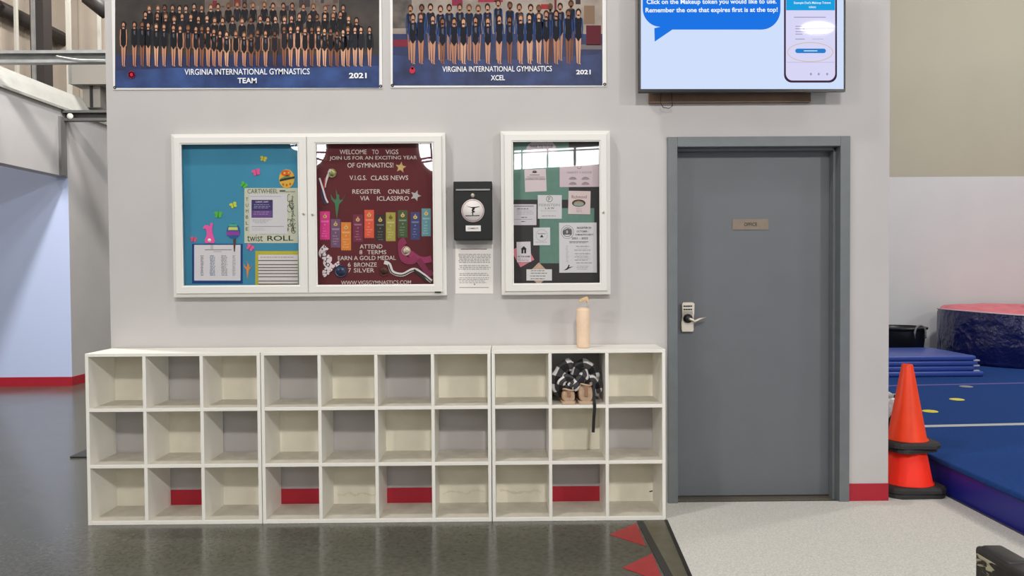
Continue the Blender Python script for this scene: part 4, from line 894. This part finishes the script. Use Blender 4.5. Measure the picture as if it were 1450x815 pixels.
def roll(mb, path, r, seg=18, ulen=.075, vrep=3, flat=.8, up=(0, 1, 0)):
    if mb.uv is None: mb.uv = []
    P = [Vector(p) for p in path]
    # smooth resample
    Q = []
    for i in range(len(P)-1):
        a, b, c, d = P[max(i-1, 0)], P[i], P[i+1], P[min(i+2, len(P)-1)]
        for k in range(6):
            t = k/6; Q.append(.5*((2*b)+(c-a)*t+(2*a-5*b+4*c-d)*t*t+(3*b-a-3*c+d)*t**3))
    Q.append(P[-1]); n = len(Q); R = random.Random(int(P[0].x*1e4)); L = 0; rad = []
    n0 = len(mb.v)
    vs = []; U = Vector(up)
    for i, p in enumerate(Q):
        if i: L += (Q[i]-Q[i-1]).length
        t = (Q[min(i+1, n-1)]-Q[max(i-1, 0)]).normalized(); a = t.cross(U); a.normalize(); b = a.cross(t)
        e = min(1, .45+2.2*min(i, n-1-i)/n*2); rr = r*e*(1+.10*math.sin(i*1.3)+.06*R.random())
        for k in range(seg+1):
            q = 2*PI*k/seg; w = 1+.08*math.sin(3*q+i*.7); vs.append(tuple(p+a*rr*w*math.cos(q)+b*rr*flat*w*math.sin(q))); mb.uv.append((L/ulen, vrep*k/seg))
    s1 = seg+1
    fs = [(i*s1+k, i*s1+k+1, (i+1)*s1+k+1, (i+1)*s1+k) for i in range(n-1) for k in range(seg)]
    fs += [tuple(k for k in range(seg))[::-1], tuple((n-1)*s1+k for k in range(seg))]
    mb.add(vs, fs, CHK, True)
gy = -.2
def G(u, v, y=gy): x, z = wp(u, v, y); return (x, y, z)
gx, gz = wp(815, 560, gy)
mb = MB()
roll(mb, [G(795, 560, -.20), G(790, 546, -.21), G(791, 531, -.21), G(800, 519, -.20), G(812, 516, -.18)], .034)
roll(mb, [G(812, 540, -.17), G(818, 521, -.17), G(829, 517, -.17), G(838, 526, -.17), G(840, 538, -.18)], .032)
roll(mb, [G(793, 552, -.235), G(795, 541, -.25), G(804, 535, -.25), G(810, 541, -.25), G(806, 549, -.25), G(799, 547, -.25)], .021, vrep=3)
roll(mb, [G(803, 553, -.235), G(814, 546, -.245), G(823, 537, -.24), G(827, 529, -.22), G(822, 522, -.2)], .026)
roll(mb, [G(826, 541, -.22), G(838, 537, -.215), G(845, 545, -.2), G(847, 556, -.19)], .024)
roll(mb, [G(805, 533, -.12), G(815, 535, -.1), G(830, 535, -.11)], .05)
roll(mb, [G(790, 560, -.2), G(800, 553, -.2), G(815, 553, -.19), G(832, 550, -.18)], .02)
jk = thing('checked_shirt', (gx, gy, .6206), 'crumpled black and white checked shirt stuffed on the shoes in a top cubby', 'clothing')
pw = (xe-xc-.002-BT)/3; cl = xc+.002+pw+BT+.002; cr = xc+.002+2*pw-.002
mb.v = [(min(max(a, cl), cr), min(b, -.018), max(c, .622)) for a, b, c in mb.v]
mb.build('shirt_cloth', jk, normals=False)
mb = MB(); sx, sz = wp(842, 575, -.3); mb.strip([(wp(841, 540, -.24)[0], -.245, wp(841, 540, -.24)[1]), (sx-.001, -.27, .66), (sx, -.285, .632), (sx, -.297, .622), (sx, -.2975, .60), (sx-.004, -.298, .55), (sx-.008, -.298, wp(841, 612, -.3)[1])], .0165, mat('black_webbing', (16, 15, 16), .7), .002); mb.build('strap', jk)
# shoes, heels towards us
def shoe(x, label, lift, w):
    th = thing('shoe', (x, -.2, .6206), label, 'shoe', 'tan shoes in the top cubby')
    TAN = mat('tan_suede', (184, 154, 126), .8, noise=(25, .18)); SOLE = mat('tan_sole', (190, 164, 136), .7)
    mb = MB(); secs = [(-.285, .030, .062), (-.278, .036, .085+lift), (-.255, .039, .092+lift), (-.22, .040, .088+lift), (-.18, .041, .072), (-.13, .044, .055), (-.08, .043, .042), (-.055, .034, .032), (-.045, .018, .024)]
    vs = []; n = 16
    for y, hw, h in secs:
        for k in range(n):
            a = 2*PI*k/n; q = math.cos(a); s_ = math.sin(a)
            pw = hw*(1 if s_ < 0 else 1-.12*s_*s_)*w; vs.append((x+pw*math.copysign(abs(q)**.6, q), y+.012*(s_*.5+.5)*(1 if y < -.25 else 0), .6206+.010+(h-.010)*(math.copysign(abs(s_)**.75, s_)*.5+.5)))
    fs = [(i*n+k, i*n+(k+1) % n, (i+1)*n+(k+1) % n, (i+1)*n+k) for i in range(len(secs)-1) for k in range(n)]+[tuple(range(n))[::-1], tuple((len(secs)-1)*n+k for k in range(n))]
    mb.add(vs, fs, TAN, True); mb.build('upper', th, sub=1)
    mb = MB(); out = []
    for y, hw, h in secs: out.append((x+hw*1.04*w, y-.001))
    for y, hw, h in reversed(secs): out.append((x-hw*1.04*w, y-.001))
    mb.floorpoly(out, .6206+.017, SOLE, .0165); mb.build('sole', th, bevel=.003)
    mb = MB(); mb.wallpoly([(x-.01, .6206+.045), (x+.01, .6206+.045), (x+.008, .6206+.088+lift), (x-.008, .6206+.088+lift)], -.292, mat('brown_heel_tab', (150, 114, 88), .7), .006); mb.build('heel_tab', th, bevel=.002)
    # folded collar
    mb = MB(); mb.tube([(x+.03*w*math.cos(a), -.245+.035*math.sin(a), .6206+.09+lift+.004*math.sin(2*a)) for a in [2*PI*k/20 for k in range(21)]], .0055, mat('tan_lining', (186, 158, 132), .85), 8); mb.build('collar', th)
shoe(wp(805.5, 565, -.28)[0], 'left tan shoe, heel outward, under the checked shirt', -.012, .93); shoe(wp(830, 565, -.28)[0], 'right tan shoe, heel outward, beside the hanging black strap', .014, 1.02)

# ================================================================== RIGHT SIDE: CONES, BIN, SPRING FLOOR, MATS
ORANGE = mat('orange_cone_plastic', (238, 62, 16), .42, spec=.4, noise=(12, .06)); ORANGE2 = mat('red_orange_cone_plastic', (250, 46, 24), .5, spec=.3, noise=(12, .06)); RUB = mat('black_rubber_base', (44, 42, 42), .75, noise=(30, .15))
def cone(x, y, z, half, bt, h, r0, r1, rot, mcol, label):
    th = thing('traffic_cone', (x, y, z), label, 'traffic cone', 'stacked traffic cones'); mb = MB(); pts = []
    ri = r0+.004
    for k in range(32):
        a = 2*PI*k/32; c, s_ = math.cos(a), math.sin(a); q = half/max(abs(c), abs(s_)); q = min(q, half*1.22); pts.append((q*c, q*s_, ri*c, ri*s_))
    ca, sa = math.cos(rot), math.sin(rot); R = lambda a, b: (x+a*ca-b*sa, y+a*sa+b*ca)
    vs = []
    for (a, b, c, d) in pts:
        p = R(a, b); q = R(c, d); p2 = R(a*.95, b*.95); vs += [(p[0], p[1], z), (p[0], p[1], z+bt*.6), (p2[0], p2[1], z+bt), (q[0], q[1], z+bt), (q[0], q[1], z)]
    fs = []
    for k in range(32):
        j = (k+1) % 32
        for i in range(5): fs.append((k*5+i, j*5+i, j*5+(i+1) % 5, k*5+(i+1) % 5))
    mb.add(vs, fs, RUB); mb.build('cone_base', th)
    mb = MB(); t = .003; mb.lathe((x, y, z+bt), [(r0+.012, 0), (r0+.010, .004), (r0, .012), (r1, h-.004), (r1-.003, h), (r1-.006, h), (r1-t-.003, h-.008), (r0-t, .01), (r0-t, 0)], mcol, 40, closed=True); mb.build('cone_body', th)
kx, ky = 2.385, .185
cone(kx-.003, ky, .006, .172, .028, .62, .128, .018, .03, ORANGE2, 'lowest traffic cone of the stack, only its black base showing on the carpet')
cone(kx, ky, .036, .175, .03, .62, .138, .025, -.02, ORANGE2, 'bright red-orange cone in the lower half of the stack')
cone(kx-.006, ky, .262, .135, .026, .44, .098, .026, .25, ORANGE, 'traffic cone whose black base shows just under the top cone')
cone(kx, ky, .29, .15, .03, .445, .106, .031, -.05, ORANGE, 'topmost orange traffic cone of the stack, worn at the tip')
# bin with liner
tx, ty = 2.4, .62
tb = thing('trash_can', (tx, ty, .006), 'black trash can with a silvery liner behind the stacked cones', 'trash can')
mb = MB(); mb.lathe((tx, ty, .006), [(0, 0), (.125, 0), (.155, .44), (.155, .5), (.15, .5), (.122, .008), (0, .008)], BLACKPL, 36); mb.build('can_body', tb)
LIN = mat('silver_liner', (214, 214, 216), .3, spec=.6, bump=(25, .6, .02)); mb = MB(); vs = []; n = 48
for j, (r, z) in enumerate(((.146, .45), (.150, .505), (.158, .51), (.165, .49), (.170, .40))):
    for k in range(n): a = 2*PI*k/n; w = .004*math.sin(7*a+j)+.004*math.sin(13*a); vs.append((tx+(r+w*.5)*math.cos(a), ty+(r+w*.5)*math.sin(a), .006+z+(w*4 if j == 4 else w)))
mb.add(vs, [(j*n+k, j*n+(k+1) % n, (j+1)*n+(k+1) % n, (j+1)*n+k) for j in range(4) for k in range(n)], LIN, True); mb.build('liner', tb)
# spring floor
SFZ = .2; BLUEC = mat('blue_floor_carpet', (36, 68, 128), .95, spec=.1, noise=(60, .12), bump=(200, .3, .004)); NAVY = mat('navy_vinyl_skirt', (30, 36, 132), .45)
mb = MB(); mb.box((2.59, -3.5, .0), (9.3, 5.93, SFZ-.035), NAVY); o1 = mb
sf = thing('spring_floor', (5.9, 1.2, 0), 'raised blue carpeted gymnastics spring floor on the right', 'gym floor')
o1.build('skirt', sf); mb = MB(); mb.rbox((2.575, -3.5, SFZ-.035), (9.3, 5.94, SFZ), .012, BLUEC); mb.build('carpet_top', sf)
def tape(name, u0, v0, u1, v1, w, c, label):
    a = gp(u0, v0, SFZ); b = gp(u1, v1, SFZ); dx, dy = b[0]-a[0], b[1]-a[1]; L = math.hypot(dx, dy); nx, ny = -dy/L*w/2, dx/L*w/2
    a = (a[0]-dx/L*.35, a[1]-dy/L*.35); b = (b[0]+dx/L*2, b[1]+dy/L*2)
    mb = MB(); mb.floorpoly([(a[0]-nx, a[1]-ny), (b[0]-nx, b[1]-ny), (b[0]+nx, b[1]+ny), (a[0]+nx, a[1]+ny)], SFZ+.0015, c, .001); mb.build(name, sf)['label'] = label
tape('tape_line', 1317, 603, 1450, 600, .07, mat('white_floor_tape', (186, 190, 188), .7), 'white tape line across the blue floor'); tape('tape_line', 1257, 546, 1450, 542, .06, mat('purple_floor_tape', (92, 84, 158), .7), 'purple tape line across the blue floor')
def dot(u, v, c, label):
    x, y = gp(u, v, SFZ); mb = MB(); mb.lathe((x, y, SFZ+.0005), [(0, .004), (.050, .004), (.057, .002), (.06, 0), (0, 0)], paint(c), 32); tag(mb.build('floor_marker'), label, 'floor marker', 'round floor markers')
dot(1317, 582, (224, 208, 70), 'yellow round floor marker just right of the cone tip'); dot(1355, 565.3, (226, 214, 84), 'yellow round floor marker farther along the blue floor'); dot(1325, 532, (128, 122, 142), 'grey round floor marker in front of the folded mats'); dot(1368, 547, (150, 148, 150), 'grey round floor marker on the purple tape line')
# folded panel mat
my0, my1 = 3.62, 4.5; mx1 = wp(1387, 510, my0)[0]; mx0 = mx1-1.83
fm = thing('folded_mat', ((mx0+mx1)/2, (my0+my1)/2, SFZ), 'folded blue panel mats lying in a low pile before the tub', 'gym mat')
MATB = mat('blue_mat_vinyl', (52, 76, 156), .4, noise=(5, .06), bump=(6, .2, .02)); ztop = wp(1300, 503.5, my0)[1]; n = 4; ph = (ztop-SFZ-.004)/n
for k in range(n):
    mb = MB(); dx = (.0, .02, -.01, .03)[n-1-k] if k else .07
    mb.rbox((mx0, my0-(.02 if k == 0 else .0), SFZ+.002+k*ph), (mx1+dx-.03, my1, SFZ+.002+(k+1)*ph-.001), .018, MATB); mb.build('mat_panel', fm)
mb = MB()
for k in (1, 2, 3): mb.rbox((mx1-.06, my0-.002, SFZ+k*ph-.006), (mx1+.005, my0+.05, SFZ+k*ph+.012), .006, mat('grey_velcro', (164, 168, 186), .8))
mb.build('edge_strap', fm)
# tub
ux, uy = 4.78, 4.95; zt_ = wp(1300, 462, uy)[1]; ur = wp(1310, 462, uy)[0]-ux
tu = thing('plastic_tub', (ux, uy, SFZ), 'black round tub with rope handles against the far wall', 'tub'); h = zt_-SFZ
mb = MB(); mb.lathe((ux, uy, SFZ), [(0, 0), (ur*.76, 0), (ur*.92, h-.05), (ur*.93, h-.03), (ur, h-.02), (ur, h), (ur*.93, h+.005), (ur*.9, h-.04), (ur*.74, .012), (0, .012)], BLACKPL, 40); mb.build('tub_body', tu)
for a0 in (-PI*.42, -PI*.95):
    cx_, cy_ = ux+ur*1.0*math.cos(a0), uy+ur*1.0*math.sin(a0); tx_, ty_ = -math.sin(a0), math.cos(a0); mb = MB(); pts = []
    for k in range(13): a = PI*k/12; pts.append((cx_+tx_*.075*math.cos(a)+.01*math.cos(a0), cy_+ty_*.075*math.cos(a)+.01*math.sin(a0), SFZ+h-.05+.085*math.sin(a)))
    pts = [(pts[0][0], pts[0][1], SFZ+h-.12)]+pts+[(pts[-1][0], pts[-1][1], SFZ+h-.12)]
    mb.tube(pts, .011, mat('grey_rope', (120, 120, 116), .7), 8); mb.build('rope_handle', tu)
# big soft mat
PINK = mat('pink_mesh_top', (212, 116, 126), .7, noise=(9, .12), bump=(10, .4, .02)); NVY = mat('navy_mat_vinyl', (20, 26, 82), .32, bump=(3.5, .9, .12))
hz = wp(1390, 446, 4.0)[1]-SFZ; cxp, cyp, rp = 6.22, 4.92, .92
def plan(k=1.0):
    pts = []
    for i in range(25):
        a = PI/2+PI*i/24; pts.append((cxp+rp*k*math.cos(a)*.97, cyp+rp*k*math.sin(a)))
    pts += [(cxp+.5, cyp-rp*k-.02), (cxp+1.2, cyp-rp*k-.05), (cxp+2.0, cyp-rp*k-.1), (cxp+3.0, cyp-rp*k-.15), (cxp+3.0, cyp+rp*k), (cxp+1.5, cyp+rp*k)]
    return pts
pm = thing('soft_landing_mat', (7, 4.9, SFZ), 'big navy landing mat with a rounded end and pink top by the far wall', 'gym mat')
mb = MB(); P0 = plan(); n = len(P0); vs = []
lv = [(0, .985), (.04, 1), (.3, 1.005), (hz-.04, 1), (hz, .985)]
for z, k in lv: vs += [(cxp+(a-cxp)*k if a < cxp else a, cyp+(b-cyp)*k, SFZ+z+(.02*math.sin(a*4) if z == hz else 0)) for a, b in P0]
mb.add(vs, [(j*n+i, j*n+(i+1) % n, (j+1)*n+(i+1) % n, (j+1)*n+i) for j in range(len(lv)-1) for i in range(n)]+[tuple(range(n))[::-1]], NVY, True); sd = mb.build('side_cover', pm)
mb = MB(); vs = []
tl = [(hz, .985), (hz+.03, .95), (hz+.05, .75), (hz+.055, .4), (hz+.055, .05)]
for z, k in tl: vs += [(cxp+(a-cxp)*k if a < cxp else a, cyp+(b-cyp)*k, SFZ+z+.02*math.sin(a*4)*(1 if z == hz else .6)+(.012*math.sin(a*9+b*7) if k < .98 else 0)-(.03 if a > cxp+.1 and k < .98 else 0)) for a, b in P0]
mb.add(vs, [(j*n+i, j*n+(i+1) % n, (j+1)*n+(i+1) % n, (j+1)*n+i) for j in range(len(tl)-1) for i in range(n)]+[tuple((len(tl)-1)*n+i for i in range(n))], PINK, True); mb.build('mesh_top', pm)
mb = MB(); mb.tube([(cxp+(a-cxp)*.995 if a < cxp else a, cyp+(b-cyp)*.995, SFZ+hz+.02*math.sin(a*4)) for a, b in P0[:29]], .008, mat('pale_piping', (206, 190, 196), .6), 8); mb.build('seam_piping', pm)

# ================================================================== LEFT FLOOR MAT, FOREGROUND CHAIR
mb = MB(); mb.rbox((-3.17, 1.22, 0.0005), (-1.7, 2.4, .014), .006, mat('dark_rubber_mat', (52, 54, 56), .8, noise=(40, .1))); tag(mb.build('rubber_mat'), 'dark rubber mat on the polished floor behind the left cubby unit', 'floor mat')
YA = -2.42; ax, az = wp(1380, 771, YA)
def worn():
    m = mat('worn_black_leather', (20, 19, 19), .38, bump=(30, .3, .006)); nt = m.node_tree; N = nt.nodes; L = nt.links; tc = N.new('ShaderNodeTexCoord')
    mp = N.new('ShaderNodeMapping'); mp.inputs['Scale'].default_value = (22, 9, 34); mp.inputs['Rotation'].default_value = (.5, 0, 0); n = N.new('ShaderNodeTexNoise'); n.inputs['Scale'].default_value = 1.3; n.inputs['Detail'].default_value = 4; n.inputs['Distortion'].default_value = .6
    L.new(tc.outputs['Object'], mp.inputs[0]); L.new(mp.outputs[0], n.inputs['Vector']); r = N.new('ShaderNodeValToRGB'); e = r.color_ramp.elements; e[0].position = .52; e[0].color = lin((20, 19, 19))+(1,); e[1].position = .55; e[1].color = lin((176, 168, 140))+(1,)
    L.new(n.outputs['Fac'], r.inputs[0]); L.new(r.outputs[0], N['Principled BSDF'].inputs['Base Color']); return m
WORN = worn(); LEA = mat('black_leather', (38, 35, 34), .5, bump=(40, .25, .004))
ch = thing('armchair', (ax+.33, YA-.3, 0), 'worn black leather armchair, only one scuffed arm in the lower right corner', 'armchair')
def arm(x):
    mb = MB(); mb.rbox((x, YA-.62, .26), (x+.052, YA, az-.012), .010, WORN, 3); a = mb.build('arm_panel', ch)
    mb = MB(); mb.rbox((x+.001, YA-.62, az-.03), (x+.056, YA+.003, az-.001), .010, LEA); mb.rbox((x+.004, YA-.13, az-.02), (x+.064, YA-.01, az+.006), .012, LEA); mb.build('arm_pad', a)
arm(ax); arm(ax+.57)
mb = MB(); mb.rbox((ax+.06, YA-.62, .3), (ax+.565, YA-.02, .46), .035, LEA, 4); mb.build('seat', ch)
mb = MB(); mb.rbox((ax, YA-.74, .26), (ax+.655, YA-.60, .9), .035, LEA, 4); mb.build('backrest', ch)
for lx in (ax+.03, ax+.585):
    for ly in (YA-.05, YA-.68):
        mb = MB(); mb.lathe((lx+.02, ly, .006), [(0, 0), (.016, 0), (.022, .27), (0, .27)], DARKSTEEL, 14); mb.build('leg', ch)
